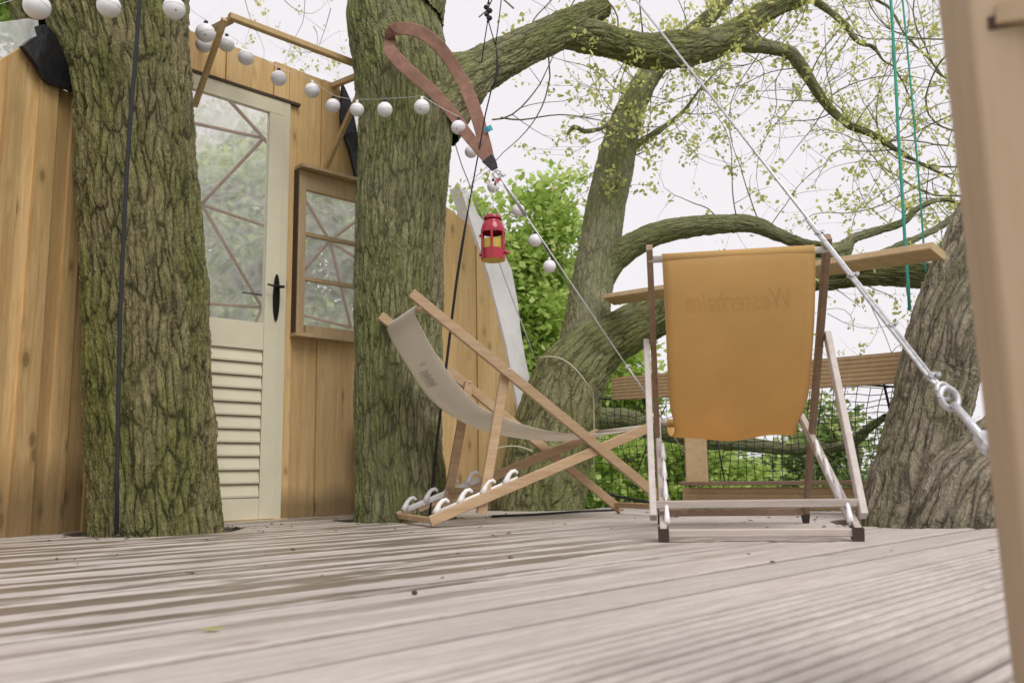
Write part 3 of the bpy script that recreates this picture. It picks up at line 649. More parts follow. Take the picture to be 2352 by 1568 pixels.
# ---- leafy trees beyond the deck
def bg_tree(label, base, height, r0, blobs, mat, nleaf, size, sd):
    t = thing('leafy_tree', label, 'tree', (base[0], base[1], -4), group=None)
    rs = np.random.RandomState(sd)
    top = np.array([base[0], base[1], -4 + height])
    mb = MB(); pts = [np.array([base[0] + .15 * math.sin(k * 1.3 + sd), base[1], -4 + height * k / 7]) for k in range(8)]
    mb.tube(pts, [r0 * (1 - .1 * k) for k in range(8)], 12); mb.build('trunk', M_twig_trunk, t, smooth=True)
    lm = MB()
    for (c, rad) in blobs:
        k = min(6, max(2, int((c[2] + 4) / height * 6))); a = pts[k]; m_ = (a + np.array(c)) / 2 + np.array([0, 0, .2])
        lm.tube([a, m_, c], [r0 * .35, r0 * .2, .02], 6)
    lm.build('limbs', M_twig_trunk, t, smooth=True)
    pos = []
    vol = np.array([rad[0] * rad[1] * rad[2] if hasattr(rad, '__len__') else rad ** 3 for _, rad in blobs]); vol = vol ** .8; vol /= vol.sum()
    for (c, rad), f in zip(blobs, vol):
        rad = np.array(rad if hasattr(rad, '__len__') else (rad,) * 3); m = int(nleaf * f); nc = max(6, m // 28)
        cc = rs.normal(size=(nc, 3)); cc /= np.linalg.norm(cc, axis=1)[:, None]; cc *= (rs.uniform(.15, 1, nc) ** .45)[:, None]
        cc = np.array(c) + cc * rad
        idx = rs.randint(0, nc, m); pos.append(cc[idx] + rs.normal(size=(m, 3)) * size * 1.5 * np.array([1, 1, .55]))
    V, F = leaves_np(np.vstack(pos), size, shape=4, sd=sd, up=1.2)
    link_np('crown', V, F, mat, t, kind='stuff'); return t
M_twig_trunk = plain('far_bark', (.11, .10, .065), .9, scale=8, var=.3)
def blob(u, v, Y, ru, rv, ry=None):
    c = P(u, v, Y); a = ru * Y / FPX; b = rv * Y / FPX
    return (c, (a, ry or (a + b) / 2, b))
rb = random.Random(5)
def fill(u0, u1, v0, v1, Y0, Y1, n, ru, rv):
    return [blob(rb.uniform(u0, u1), rb.uniform(v0, v1), rb.uniform(Y0, Y1), ru * rb.uniform(.7, 1.3), rv * rb.uniform(.7, 1.3)) for _ in range(n)]
b1 = [blob(1240, 455, 11, 55, 40), blob(1290, 520, 11, 50, 50), blob(1110, 520, 11, 45, 40), blob(1090, 470, 11, 30, 25), blob(1180, 600, 11, 70, 60), blob(1290, 640, 11.5, 60, 60), blob(1240, 560, 11, 60, 50), blob(1220, 720, 11, 90, 60), blob(1260, 830, 11.2, 100, 60), blob(1160, 660, 11, 50, 60), blob(1310, 400, 11, 22, 22), blob(1200, 760, 12, 80, 80), blob(1330, 730, 12, 30, 60)]
b1 += fill(1060, 1330, 820, 1150, 11, 12.5, 12, 70, 50)
bg_tree('bright green leafy tree behind the red lantern, right of the cabin boards', P(1200, 1000, 11.5), 7, .16, b1, M_leaf_g, 30000, .11, 41)
b2 = fill(1400, 1500, 820, 900, 12, 13, 5, 50, 35) + fill(1330, 1720, 1010, 1180, 11, 13, 26, 60, 40) + fill(1330, 1520, 900, 1000, 12, 14, 6, 50, 30)
bg_tree('low bright green bushy tree seen through the net between the two deckchairs', P(1500, 1200, 12), 4.2, .12, b2, M_leaf_g, 24000, .11, 42)
b3 = fill(1650, 1900, 1040, 1160, 12, 15, 14, 55, 30) + fill(1830, 1920, 900, 1080, 12, 13, 7, 40, 40) + fill(1700, 2000, 1090, 1180, 12, 15, 10, 60, 30)
bg_tree('darker green tree behind the net and the orange deckchair legs', P(1860, 1200, 13), 5.0, .12, b3, M_leaf_d, 11000, .11, 43)
b4 = fill(440, 640, 380, 560, 11, 13, 12, 80, 70) + fill(560, 860, 330, 760, 11, 14, 26, 80, 60) + fill(420, 640, 640, 800, 11, 13, 10, 80, 50) + [blob(500, 290, 12, 60, 40), blob(600, 300, 12, 50, 50)]
bg_tree('green leafy tree seen hazily through the door glass and window', P(620, 1000, 12.5), 8.5, .30, b4, M_leaf_g, 30000, .13, 44)
b5 = fill(-120, 60, -120, 60, 8, 9.5, 8, 70, 60)
bg_tree('bright green tree behind the plastic cover, top left corner', P(-60, 600, 9), 8.5, .2, b5, M_leaf_g, 6000, .10, 45)
b6 = fill(2000, 2700, 1000, 1250, 13, 18, 18, 90, 60)
bg_tree('green bushy tree low behind the right oak', P(2300, 1200, 15), 4.5, .15, b6, M_leaf_d, 9000, .13, 46)

# ------------------------------------------------------------------ the cabin: board front of a film-covered dome
cab = thing('dome_cabin', 'pine board cabin front with cream half-glazed door, small window and clear dome cover', 'cabin', P0)
def wbox(mb, t0, t1, z0, z1, e0, e1):
    mb.prism([WP(t0, z0, e0), WP(t1, z0, e0), WP(t1, z1, e0), WP(t0, z1, e0)], N * (e1 - e0))
def wpoly(mb, pts, e0, e1):
    mb.prism([WP(t, z, e0) for t, z in pts], N * (e1 - e0))
TOPS = [(-1.3, 2.62), (-.9, 2.70), (.455, 2.675), (.50, 2.52), (.56, 2.30), (.64, 2.13), (.9, 2.12), (1.33, 2.06), (1.54, 1.99), (1.67, 1.67), (1.83, 1.245), (1.945, .873), (2.02, .45), (2.06, 0)]
def ztop(t):
    for (a, b), (c, d) in zip(TOPS, TOPS[1:]):
        if a <= t <= c: return b + (d - b) * (t - a) / (c - a)
    return 2.6 if t < 0 else .0
def wboard(t0, t1, z0=-.02, z1=None, e=0.0, mat=None):
    n = 4; rag = rnd.uniform(-.006, .006)
    top = [(t1 + (t0 - t1) * k / n, (ztop(t1 + (t0 - t1) * k / n) + rag) if z1 is None else z1) for k in range(n + 1)]
    top = [(t, max(z, z0 + .01)) for t, z in top]
    b = MB(); wpoly(b, [(t0, z0), (t1, z0)] + top, e - .022, e)
    return b.build('wall_board', mat or M_pine, cab)
es = [0, .009]
ts = [-.82, -.66, -.47, -.30, -.14, .0, .10]
for i, (a, b_) in enumerate(zip(ts, ts[1:])):
    wboard(a + .002, b_ - .002, 2.46, None, es[i % 2])
wboard(.102, .153, -.02, None, 0.009)
wboard(.155, .325, -.02, 1.045, 0); wboard(.328, .50, -.02, 1.045, .009); wboard(.503, .66, -.02, 1.045, 0)
wboard(.155, .325, 2.05, None, 0); wboard(.328, .452, 2.05, None, .009); wboard(.455, .66, 2.05, None, 0)
for i, (a, b_) in enumerate([(.662, .84), (.843, 1.02), (1.023, 1.21), (1.213, 1.40), (1.403, 1.595), (1.60, 1.80), (1.803, 2.05)]):
    wboard(a, b_, -.02, None, es[i % 2])
wboard(-.90, -.62, -.02, 2.455, 0)
b = MB(); wbox(b, -.62, .165, 2.442, 2.458, -.01, .035); b.build('drip_strip', M_dark, cab)
# door (leaf, louvres, glass, handle)
dl = MB()
wbox(dl, -.60, .057, 2.348, 2.414, .0, .035); wbox(dl, -.034, .057, .006, 2.346, .0, .035); wbox(dl, -.60, -.53, .006, 2.346, .0, .035)
wbox(dl, -.528, -.036, .935, 1.088, .0, .035); wbox(dl, -.528, -.036, .006, .118, .0, .035); wbox(dl, -.528, -.036, .12, .933, .0, .006)
door = dl.build('door', M_paint, cab)
for k in range(11):
    z0 = .122 + k * .0738; b = MB()
    b.prism([WP(-.527, z0 + .002, .009), WP(-.527, z0 + .002, .033), WP(-.527, z0 + .012, .034), WP(-.527, z0 + .070, .018), WP(-.527, z0 + .070, .009)], D * .490); b.build('louvre_slat', M_paint, door)
b = MB(); wbox(b, -.528, -.036, 1.09, 2.346, .012, .016); b.build('pane', M_glass, door)
b = MB()
ov = [(.034 + .021 * math.cos(a), 1.243 + .138 * math.sin(a)) for a in [2 * PI * k / 22 for k in range(22)]]
wpoly(b, ov, .036, .042); b.build('lock_plate', M_black_metal, door)
b = MB(); b.tube([WP(.036, 1.30, .04), WP(.036, 1.30, .085)], .009, 10); b.tube([WP(.058, 1.302, .083), WP(.036, 1.300, .085), WP(.0, 1.298, .085), WP(-.045, 1.303, .083)], [.008, .0085, .008, .005], 10)
b.build('handle', M_black_metal, door, smooth=True)
b = MB(); b.tube([WP(.01, 1.27, -.02), WP(.01, 1.27, -.06), WP(-.12, 1.27, -.065)], .007, 8); b.build('inner_handle', M_black_metal, door, smooth=True)
b = MB(); wbox(b, .061, .101, .0, 2.44, -.03, .028); wbox(b, -.66, .059, 2.418, 2.44, -.03, .028); b.build('door_frame', M_paint, cab)
b = MB(); wbox(b, -.66, .13, -.015, .003, -.04, .06); b.build('threshold', M_timber, cab)
# window
wf = MB()
wbox(wf, .152, .205, 1.052, 2.04, .012, .055); wbox(wf, .572, .62, 1.052, 2.04, .012, .075); wbox(wf, .207, .570, 1.05, 1.10, .014, .073); wbox(wf, .207, .570, 1.925, 2.04, .014, .05)
win = wf.build('window', M_winwood, cab)
b = MB(); wbox(b, .146, .630, 2.042, 2.062, .012, .105); b.build('head_board', M_winwood, win)
b = MB(); wbox(b, .140, .628, 1.030, 1.050, .012, .085); b.build('sill', M_winwood, win)
b = MB(); wbox(b, .1445, .1505, 1.052, 2.04, .012, .062); b.build('edge_strip', M_dark, win)
for z in (1.382, 1.653):
    b = MB(); wbox(b, .207, .570, z - .011, z + .011, .020, .050); b.build('glazing_bar', M_winwood, win)
for z0, z1 in ((1.102, 1.370), (1.394, 1.641), (1.665, 1.923)):
    b = MB(); wbox(b, .207, .570, z0, z1, .026, .030); b.build('pane', M_glass, win)
# porch awning frame
def tpt(u, v, t): return PL(u, v, P0 + D * t, D)
ea = tpt(850, 160, .40); ee = float(np.dot(ea - P0, N)); ez = float(ea[2])
el = PL(528, 4, P0 + N * ee, N); tl = float(np.dot(el - P0, D))
def part(name, f, mat, parent=cab, **k):
    b = MB(); f(b); return b.build(name, mat, parent, **k)
part('awning_beam', lambda b: b.bar(WP(tl, ez, ee), WP(.44, ez, ee), .035, .035), M_timber)
part('awning_arm', lambda b: b.bar(WP(.40, 2.66, .01), WP(.40, ez - .005, ee - .02), .03, .035), M_timber)
part('awning_arm', lambda b: b.bar(WP(tl + .02, 2.68, .01), WP(tl + .02, ez - .005, ee - .02), .03, .035), M_timber)
part('awning_brace', lambda b: b.bar(WP(.335, 2.07, .03), WP(.395, ez - .02, ee - .01), .026, .034, side=D), M_timber)
part('awning_brace', lambda b: b.bar(WP(tl - .0, 2.25, .03), WP(tl - .02, ez - .02, ee - .01), .026, .034, side=D), M_timber)
aw = MB(); tip = WP(.60, ez + .03, ee + .05)
nv_ = []
nu, nw = 24, 8
for i in range(nu + 1):
    for j in range(nw + 1):
        t = tl - .05 + (.60 - tl + .05) * i / nu; e = .02 + (ee + .05) * j / nw * (1 if t < .42 else 1)
        zz = 2.70 + (ez + .035 - 2.70) * j / nw + .002 * math.sin(i * .7 + j)
        if t > .42: zz -= .0
        nv_.append(WP(t if j > nw * .0 else min(t, .47), zz + .01, e))
aw.add(nv_, [(i * (nw + 1) + j, (i + 1) * (nw + 1) + j, (i + 1) * (nw + 1) + j + 1, i * (nw + 1) + j + 1) for i in range(nu) for j in range(nw)])
awn = aw.build('awning_film', M_awn, cab, smooth=True)
# dark membrane flashing and white cover at the arch edge
def facade_poly(name, pts, e0, e1, mat, parent=cab):
    q = [PL(u, v, P0 + N * e0, N) for u, v in pts]; b = MB(); b.prism(q, N * (e1 - e0)); return b.build(name, mat, parent)
facade_poly('membrane', [(783, 192), (803, 235), (818, 312), (830, 390), (850, 470), (830, 470), (812, 400), (800, 350), (787, 312), (779, 270)], .025, .045, M_tarp)
facade_poly('cover_flap', [(1032, 436), (1052, 446), (1075, 500), (1100, 530), (1128, 575), (1152, 625), (1166, 700), (1172, 760), (1182, 820), (1192, 868), (1250, 1000), (1176, 990), (1140, 800), (1100, 640), (1060, 520), (1046, 474)], -.16, -.05, M_flap)
# dome: struts on the far shell, film outside them
CC = WP(.25, 0, -.02); RX, RZ = 1.82, 2.63
def shell(u, v, k=1.0):
    r = ray(u, v); o = (O - CC) / np.array([RX * k, RX * k, RZ * k]); d_ = r / np.array([RX * k, RX * k, RZ * k])
    a = d_ @ d_; b_ = 2 * o @ d_; c = o @ o - 1; disc = b_ * b_ - 4 * a * c
    t = (-b_ + math.sqrt(max(disc, 0))) / (2 * a); return O + r * t
SN = [((463, 468), (605, 318)), ((463, 470), (606, 518)), ((463, 470), (602, 706)), ((463, 468), (380, 400)), ((463, 468), (370, 480)), ((463, 470), (385, 600)), ((606, 318), (508, 210)), ((606, 318), (440, 282)), ((606, 318), (690, 430)), ((602, 706), (440, 694)), ((602, 706), (560, 800)), ((602, 706), (700, 725)), ((606, 518), (700, 620)),
      ((757, 553), (690, 440)), ((757, 553), (820, 506)), ((757, 553), (690, 630)), ((757, 553), (830, 600)), ((757, 553), (806, 752)), ((690, 722), (806, 752)), ((806, 752), (900, 770)), ((606, 318), (606, 518)), ((606, 318), (757, 300)), ((757, 300), (690, 430))]
SN = SN[:20]
for (a, c) in SN:
    A = shell(*a); B_ = shell(*c)
    part('dome_strut', lambda b: b.tube([A, (A + B_) / 2, B_], .0125, 8), M_strut, smooth=True)
sv = []; sf = []; na, nb = 40, 22
a0 = math.atan2(N[1], N[0]) + PI / 2
for i in range(na + 1):
    for j in range(nb + 1):
        th = a0 + PI * i / na; ph = (PI / 2) * j / nb
        w_ = 1.01 + .006 * math.sin(i * 2.1) * math.cos(j * 1.7)
        sv.append(CC - N * .05 + np.array([RX * w_ * math.cos(th) * math.cos(ph), RX * w_ * math.sin(th) * math.cos(ph), RZ * w_ * math.sin(ph)]))
sf = [(i * (nb + 1) + j, (i + 1) * (nb + 1) + j, (i + 1) * (nb + 1) + j + 1, i * (nb + 1) + j + 1) for i in range(na) for j in range(nb)]
b = MB(); b.add(sv, sf); b.build('dome_film', M_skin, cab, smooth=True)
# cabin floor behind the front
b = MB(); fl = [WP(.25 + 1.8 * math.cos(a), -.02, -1.8 * math.sin(a) - .03) for a in [PI * k / 20 for k in range(21)]]; b.prism(fl, (0, 0, -.04)); b.build('floor', M_timber, cab)

# ------------------------------------------------------------------ left wall
A0 = G(0, 1235); A1 = WP(-.62, 0, .0); DL = A1 - A0; DL[2] = 0; LL = np.linalg.norm(DL); DL /= LL; NL = np.array([DL[1], -DL[0], 0])
lw = thing('board_wall', 'curving wall of tall overlapping warm brown boards left of the mossy trunk', 'wall', A0)
def LW(t, z, e=0.0): return A0 + DL * t + NL * e + ZV * z
def lt(u, v):
    q = PL(u, v, A0, NL); return float(np.dot(q - A0, DL)), float(q[2])
zt = lt(45, 108)[1]
# seams found where they meet a line across the picture
sx = [-.95, -.78, -.62, -.46, -.30, -.14, lt(12, 700)[0], lt(52, 700)[0], lt(93, 700)[0], lt(132, 700)[0], lt(165, 700)[0], lt(215, 700)[0], .62, .80]
tp = [(-1.2, zt - .1), lt(0, 140), lt(45, 108), lt(95, 182), lt(165, 215), (.9, lt(165, 215)[1] - .2)]
def ltop(t):
    for (a, b_), (c, d_) in zip(tp, tp[1:]):
        if a <= t <= c: return b_ + (d_ - b_) * (t - a) / (c - a)
    return tp[0][1]
for i, (a, c) in enumerate(zip(sx, sx[1:])):
    e = [.0, .016, .004, .020][i % 4]; b = MB(); n = 5
    top = [(c + (a - c) * k / n, ltop(c + (a - c) * k / n)) for k in range(n + 1)]
    b.prism([LW(t, z, e - .024) for t, z in [(a - .004, -.02), (c + .012, -.02)] + top], NL * .024)
    b.build('wall_board', M_pine_warm, lw)
def left_poly(name, pts, e0, e1, mat):
    q = [PL(u, v, A0 + NL * e0, NL) for u, v in pts]; b = MB(); b.prism(q, NL * (e1 - e0)); return b.build(name, mat, lw)
left_poly('membrane', [(43, 108), (62, 92), (84, 82), (78, 62), (96, 58), (118, 80), (140, 130), (165, 215), (150, 207), (110, 196), (94, 184), (75, 150)], .03, .055, M_tarp)
left_poly('clear_cover', [(-200, 20), (-80, 40), (0, 52), (60, 44), (84, 48), (88, 82), (45, 106), (0, 138), (-200, 220)], -.08, -.07, M_skin)

# ------------------------------------------------------------------ festoon lights
fest = thing('string_light', 'string of round white paper lamps looping past the door to the steel cable', 'lights', P(400, 20, 3.35))
GL = [(-40, 60, 34, 2.9), (85, 15, 32, 3.2), (250, 15, 28.5, 3.38), (400, 20, 27, 3.45), (472, 76, 24, 4.0), (468, 103, 19.5, 4.25), (520, 102, 19.5, 4.35), (565, 132, 19.5, 4.42), (640, 180, 19, 4.5), (717, 208, 18.5, 4.5), (765, 243, 17.5, 4.4), (820, 252, 17, 4.2), (884, 252, 18.5, 4.1), (969, 246, 19, 4.08), (1053, 293, 18, 4.05), (1082, 349, 15.5, 4.5), (1133, 430, 14.5, 4.4), (1190, 483, 15.5, 4.5), (1229, 552, 16, 4.55), (1262, 612, 15.5, 4.6)]
wire = []
gi = 0
for (u, v, r_, Y) in GL:
    c = P(u, v, Y); R_ = PX(r_, Y); topc = c + ZV * (R_ + .022)
    b = MB(); b.sphere(c, R_, 20, 12, (1, 1, .93 + .06 * rnd.random())); g = b.build('paper_lamp', M_globe, fest, smooth=True)
    g.data.materials[0] = M_globe
    toc = (O - c) / np.linalg.norm(O - c); sp_ = toc + np.array([rnd.uniform(-.3, .3), 0, rnd.uniform(-.25, .1)]); sp_ /= np.linalg.norm(sp_)
    b = MB(); b.torus(c, R_ * 1.004, R_ * .02, (rnd.uniform(-.3, .3), rnd.uniform(-.3, .3), 1), 28, 5); b.build('seam', M_globe, g, smooth=True)
    if gi in (3, 4, 13, 14): b = MB(); b.sphere(c + sp_ * R_, R_ * .07, 8, 6); b.build('bulb_hole', M_foot, g, smooth=True)
    b = MB(); b.tube([c + ZV * R_ * .93, c + ZV * (R_ + .014)], R_ * .22, 8); b.build('lamp_cap', M_white_pl if gi % 2 else M_black, g, smooth=True)
    wire.append(topc); gi += 1
wpts = []
for a, c in zip(wire, wire[1:]):
    L_ = np.linalg.norm(c - a)
    for k in range(6):
        f = k / 6; wpts.append(a + (c - a) * f - ZV * .06 * L_ * 4 * f * (1 - f) * .35)
wpts.append(wire[-1]); wpts.append(P(1330, 700, 5.0))
b = MB(); b.tube(wpts, .0013, 5); b.build('wire', M_steel, fest)

# ------------------------------------------------------------------ ropes, slings and cables
def rope(name, label, cat, pts, r, mat, parts=None, k=8):
    t = thing(name, label, cat, pts[0]); b = MB(); b.tube(pts, r, k); b.build('cord', mat, t, smooth=True); return t
def single(name, label, cat, b, mat, smooth=True, **kw):
    o = b.build(name, mat, None, smooth=smooth, **kw); setp(o, label, cat); return o
b = MB(); b.tube([P(323, -60, 3.40), P(321, 0, 3.40), P(312, 120, 3.40), P(301, 250, 3.40), P(291, 400, 3.40), P(283, 560, 3.41), P(276, 720, 3.42), P(272, 900, 3.43), P(269, 1080, 3.44), P(268, 1226, 3.45)], .0085, 10)
single('rope', 'taut black rope hanging down in front of the thick mossy trunk', 'rope', b, M_black)
# black line with a knot to the deck behind the cream chair
kn = thing('rope', 'thin black line with a knot running down to the deck behind the cream deckchair', 'rope', P(1030, 800, 4.3))
b = MB(); b.tube([P(1124, -60, 3.9), P(1122, 10, 3.9)], .004, 6); b.tube([P(1120, 50, 3.9), P(1112, 100, 3.9), P(1106, 145, 3.95)], .003, 6); b.tube([P(1122, 50, 3.9), P(1138, 105, 3.9)], .003, 6)
b.tube([P(1158, -60, 3.9), P(1148, 30, 3.9), P(1138, 105, 3.9)], .003, 6)
b.build('thin_cord', M_black, kn, smooth=True)
b = MB()
for (u, v, r_) in ((1122, 8, .008), (1117, 17, .014), (1124, 25, .016), (1118, 34, .013), (1124, 42, .015), (1121, 50, .008)): b.sphere(P(u, v, 3.9), r_, 10, 7, (1, .8, .9))
b.build('knot', M_black, kn, smooth=True)
b = MB(); b.tube([P(1139, 103, 3.9), P(1142, 130, 3.9), P(1142, 165, 3.9), P(1136, 192, 3.9), P(1128, 204, 3.9)], [.004, .009, .016, .013, .004], 8, flat=.5); b.build('hitch', M_black, kn, smooth=True)
b = MB(); b.tube([P(1130, 200, 3.9), P(1115, 262, 3.93), P(1103, 330, 3.97), P(1090, 400, 4.0), P(1076, 478, 4.05), P(1062, 560, 4.1), P(1048, 650, 4.15), P(1038, 730, 4.2), P(1028, 815, 4.25), P(1005, 1000, 4.35), G(985, 1196, .0) * 1.0], [.0035] * 5 + [.007] * 6, 8); b.build('rope_line', M_black, kn, smooth=True)
# brown sling round the second oak
sl = thing('sling', 'brown webbing sling looped round the second oak trunk with a black end pointing down right', 'sling', P(1157, 385, 3.95))
def ribbon(cl, wd, thick=.005):
    """cl: (u,v,Y) list; a band facing the viewer side of the trunk"""
    pts = [np.array([u, v], float) for u, v, _ in cl]; Ys = [c[2] for c in cl]
    pp, yy = smooth_path([np.array([p_[0], p_[1], Y * 100]) for p_, Y in zip(pts, Ys)], wd, 9)
    n = len(pp); tg = np.gradient(pp[:, :2], axis=0); tg /= np.linalg.norm(tg, axis=1)[:, None]; nn = np.stack([-tg[:, 1], tg[:, 0]], 1)
    vs = []; 
    for i in range(n):
        Y = pp[i, 2] / 100; w_ = yy[i] / 2
        for f, e in ((-1, 0), (-.86, -.003), (.86, -.003), (1, 0)):
            q = pp[i, :2] + nn[i] * w_ * f; vs.append(P(q[0], q[1], Y + e))
        for f in (1, -1):
            q = pp[i, :2] + nn[i] * w_ * f; vs.append(P(q[0], q[1], Y + thick))
    b = MB(); m = 6
    b.add(vs, [(i * m + j, i * m + (j + 1) % m, (i + 1) * m + (j + 1) % m, (i + 1) * m + j) for i in range(n - 1) for j in range(m)] + [tuple(range(m)), tuple(range(n * m - 1, (n - 1) * m - 1, -1))])
    return b
ribbon([(900, 100, 4.22), (895, 78, 4.17), (912, 66, 4.14), (950, 69, 4.12), (985, 86, 4.12), (1018, 118, 4.14), (1046, 160, 4.16), (1066, 192, 4.14), (1082, 230, 4.08), (1098, 275, 4.04), (1112, 325, 4.0), (1126, 368, 3.97)], [22, 26, 30, 31, 31, 30, 28, 29, 31, 30, 29, 22]).build('upper_band', M_strap, sl, recalc=True)
ribbon([(896, 92, 4.2), (894, 112, 4.16), (914, 138, 4.12), (945, 168, 4.1), (985, 203, 4.1), (1018, 236, 4.1), (1046, 270, 4.08), (1070, 305, 4.03), (1098, 340, 3.98), (1122, 370, 3.96)], [22, 30, 32, 30, 29, 28, 27, 27, 25, 20]).build('lower_band', M_strap, sl, recalc=True)
ribbon([(1119, 362, 3.95), (1128, 374, 3.94), (1137, 390, 3.93)], [32, 26, 15], .014).build('black_end', M_tarp, sl, recalc=True)
ribbon([(1114, 300, 4.0), (1122, 296, 3.99), (1130, 292, 3.99)], [13, 13, 13], .003).build('blue_tag', plain('blue_tag', (.06, .35, .45)), sl, recalc=True)
# steel cable one
def line(a, b_, f): return a + (b_ - a) * f
ca, cb_ = P(1138, 392, 3.93), P(1622, 1112, 5.14)
c1 = thing('steel_cable', 'thin steel cable running from the sling end down to the boards behind the deckchairs', 'cable', cb_)
b = MB(); b.tube([ca, cb_], .0042, 6); b.build('wire_rope', M_steel, c1, smooth=True)
b = MB(); b.torus(P(1143, 400, 3.92), .02, .005, (0, 1, 0), 14, 6); b.tube([P(1146, 398, 3.92), P(1156, 404, 3.92), P(1161, 400, 3.92)], .007, 8); b.build('shackle', M_steel, c1, smooth=True)
b = MB(); b.tube([line(ca, cb_, .035), line(ca, cb_, .12)], .0085, 8); b.build('swage_sleeve', M_steel, c1, smooth=True)
dirc = (cb_ - ca) / np.linalg.norm(cb_ - ca); sidec = np.cross(dirc, [0, 1, 0]); sidec /= np.linalg.norm(sidec)
def clamp(par, c, dirv, s_):
    side = np.cross(dirv, [0, 1.0, 0]); side /= np.linalg.norm(side); b = MB()
    b.bar(c - side * s_ * .9, c + side * s_ * .9, s_ * .9, s_ * .8, side=dirv, ch=.25)
    for f in (-.6, .6): b.tube([c + side * s_ * f - np.array([0, s_ * 1.1, 0]), c + side * s_ * f + np.array([0, s_ * 1.0, 0])], s_ * .24, 8)
    b.tube([c + side * s_ * .6 - np.array([0, s_ * 1.3, 0]), c + side * s_ * .6 - np.array([0, s_ * .7, 0])], s_ * .42, 6)
    b.tube([c - side * s_ * .6 - np.array([0, s_ * 1.3, 0]), c - side * s_ * .6 - np.array([0, s_ * .7, 0])], s_ * .42, 6)
    b.torus(c + np.array([0, s_ * .3, 0]), s_ * .62, s_ * .22, dirv, 12, 6)
    return b.build('cable_clamp', M_steel, par, smooth=False)
for f in (.575, .685, .90): clamp(c1, line(ca, cb_, f), dirc, .014)
b = MB(); b.tube([line(ca, cb_, .57), line(ca, cb_, .70) + sidec * .004], .006, 6); b.build('rope_tail', M_steel, c1, smooth=True)
b = MB(); b.tube([line(ca, cb_, .93), line(ca, cb_, .98)], .014, 8); b.build('tensioner', M_steel, c1, smooth=True)
# steel cable two, coming close to the camera
cA, cB = P(1405, -70, 4.9), P(2178, 912, 2.02); dc = (cB - cA) / np.linalg.norm(cB - cA)
c2 = thing('steel_cable', 'thick galvanised cable with clamps and eye bolt slanting down across the right side', 'cable', cB)
def at_v(v):
    lo, hi = 0., 1.2
    for _ in range(40):
        m_ = (lo + hi) / 2; q = line(cA, cB, m_) - O; vv = 784 - FPX * (q @ _U) / (q @ _F)
        if vv < v: lo = m_
        else: hi = m_
    return line(cA, cB, lo)
b = MB(); b.tube([cA, cB - dc * .03], .0052, 8); b.build('wire_rope', M_steel, c2, smooth=True)
b = MB(); sd_ = np.cross(dc, [0, 1.0, 0]); sd_ /= np.linalg.norm(sd_)
b.tube([at_v(505) - sd_ * .006, at_v(700) - sd_ * .009, at_v(870) - sd_ * .009, cB - dc * .03], .005, 8); b.build('rope_tail', M_steel, c2, smooth=True)
for v, s_ in ((535, .013), (632, .0145), (746, .0125), (862, .0155)): clamp(c2, at_v(v), dc, s_)
b = MB(); b.torus(cB + dc * .004, .026, .0075, (0.35, -1, .2), 24, 10); b.build('eye_ring', M_steel, c2, smooth=True)
b = MB(); b.torus(cB - dc * .022, .020, .006, (.35, -1, .2), 22, 8); b.tube([cB - dc * .045, at_v(870)], [.0075, .006], 10); b.build('thimble', M_steel, c2, smooth=True)
cE = P(2262, 1012, 1.86); cG = P(2400, 1190, 1.62)
b = MB(); b.tube([cB + dc * .028, line(cB, cE, .5), cE], .0095, 12); b.build('threaded_rod', M_steel, c2, smooth=True)
de = (cG - cE) / np.linalg.norm(cG - cE)
b = MB(); b.tube([cE - de * .02, cE - de * .012, cE + de * .03, cE + de * .04], [.012, .021, .021, .012], 8); b.build('tensioner_body', M_steel, c2)
b = MB(); b.tube([cE + de * .04, cG, G(2480, 1290)], .009, 10); b.build('lower_rod', M_steel, c2, smooth=True)
# teal lines
for pts, lab in (([P(2043, -60, 4.5), P(2046, 0, 4.5), P(2056, 160, 4.5), P(2064, 320, 4.5), P(2073, 460, 4.5), P(2080, 580, 4.5), P(2086, 650, 4.5), P(2089, 712, 4.5)], 'taut teal rope hanging in front of the branches, the left and longer of the pair'),
                 ([P(2068, -60, 4.8), P(2073, 0, 4.8), P(2084, 110, 4.8), P(2095, 230, 4.8), P(2106, 360, 4.8), P(2116, 480, 4.8), P(2124, 600, 4.8), P(2126, 625, 4.8)], 'thinner teal rope ending above the long limb, right of the longer teal rope')):
    b = MB(); b.tube(pts, .0088 if 'left' in lab else .0058, 8); o = single('rope', lab, 'rope', b, M_teal); o['group'] = 'pair of teal ropes'
b = MB(); b.tube([P(1036, 300, 5.0), P(1060, 378, 5.05), P(1105, 490, 5.2), P(1160, 640, 5.3), P(1205, 760, 5.35), P(1232, 830, 5.4)], .0042, 6)
single('cord', 'thin grey guy line slanting down behind the red lantern to the leaning oak', 'cord', b, M_steel)
# cream cord round the leaning oak
b = MB(); cc_ = []
for k in range(25):
    f = k / 24; u = 1238 + (1362 - 1238) * f; v = 822 + (905 - 822) * f ** 2.4 - 8 * math.sin(f * PI); cc_.append(P(u, v, 5.36 - .07 * math.sin(f * PI) + .10 * (f > .9) * (f - .9) * 10))
cc_.append(P(1364, 960, 5.5)); cc_.append(P(1364, 1130, 5.5)); cc_.insert(0, P(1234, 850, 5.42))
b.tube(cc_, .0055, 6); single('cord', 'cream cord tied round the leaning oak trunk', 'cord', b, M_cord)
b = MB(); b.tube([P(1135 + 8 * k, 1030 + .35 * (k - 5) ** 2 - 6, 5.33) for k in range(12)], .0055, 6); single('cord', 'lower cream cord round the leaning oak behind the deckchair seat', 'cord', b, M_cord)
b = MB(); b.tube([G(1130, 1185, .008), G(1230, 1181, .008), G(1330, 1174, .008), G(1430, 1170, .008)], .007, 6); single('cable', 'dark cable lying along the back edge of the deck', 'cable', b, M_black)
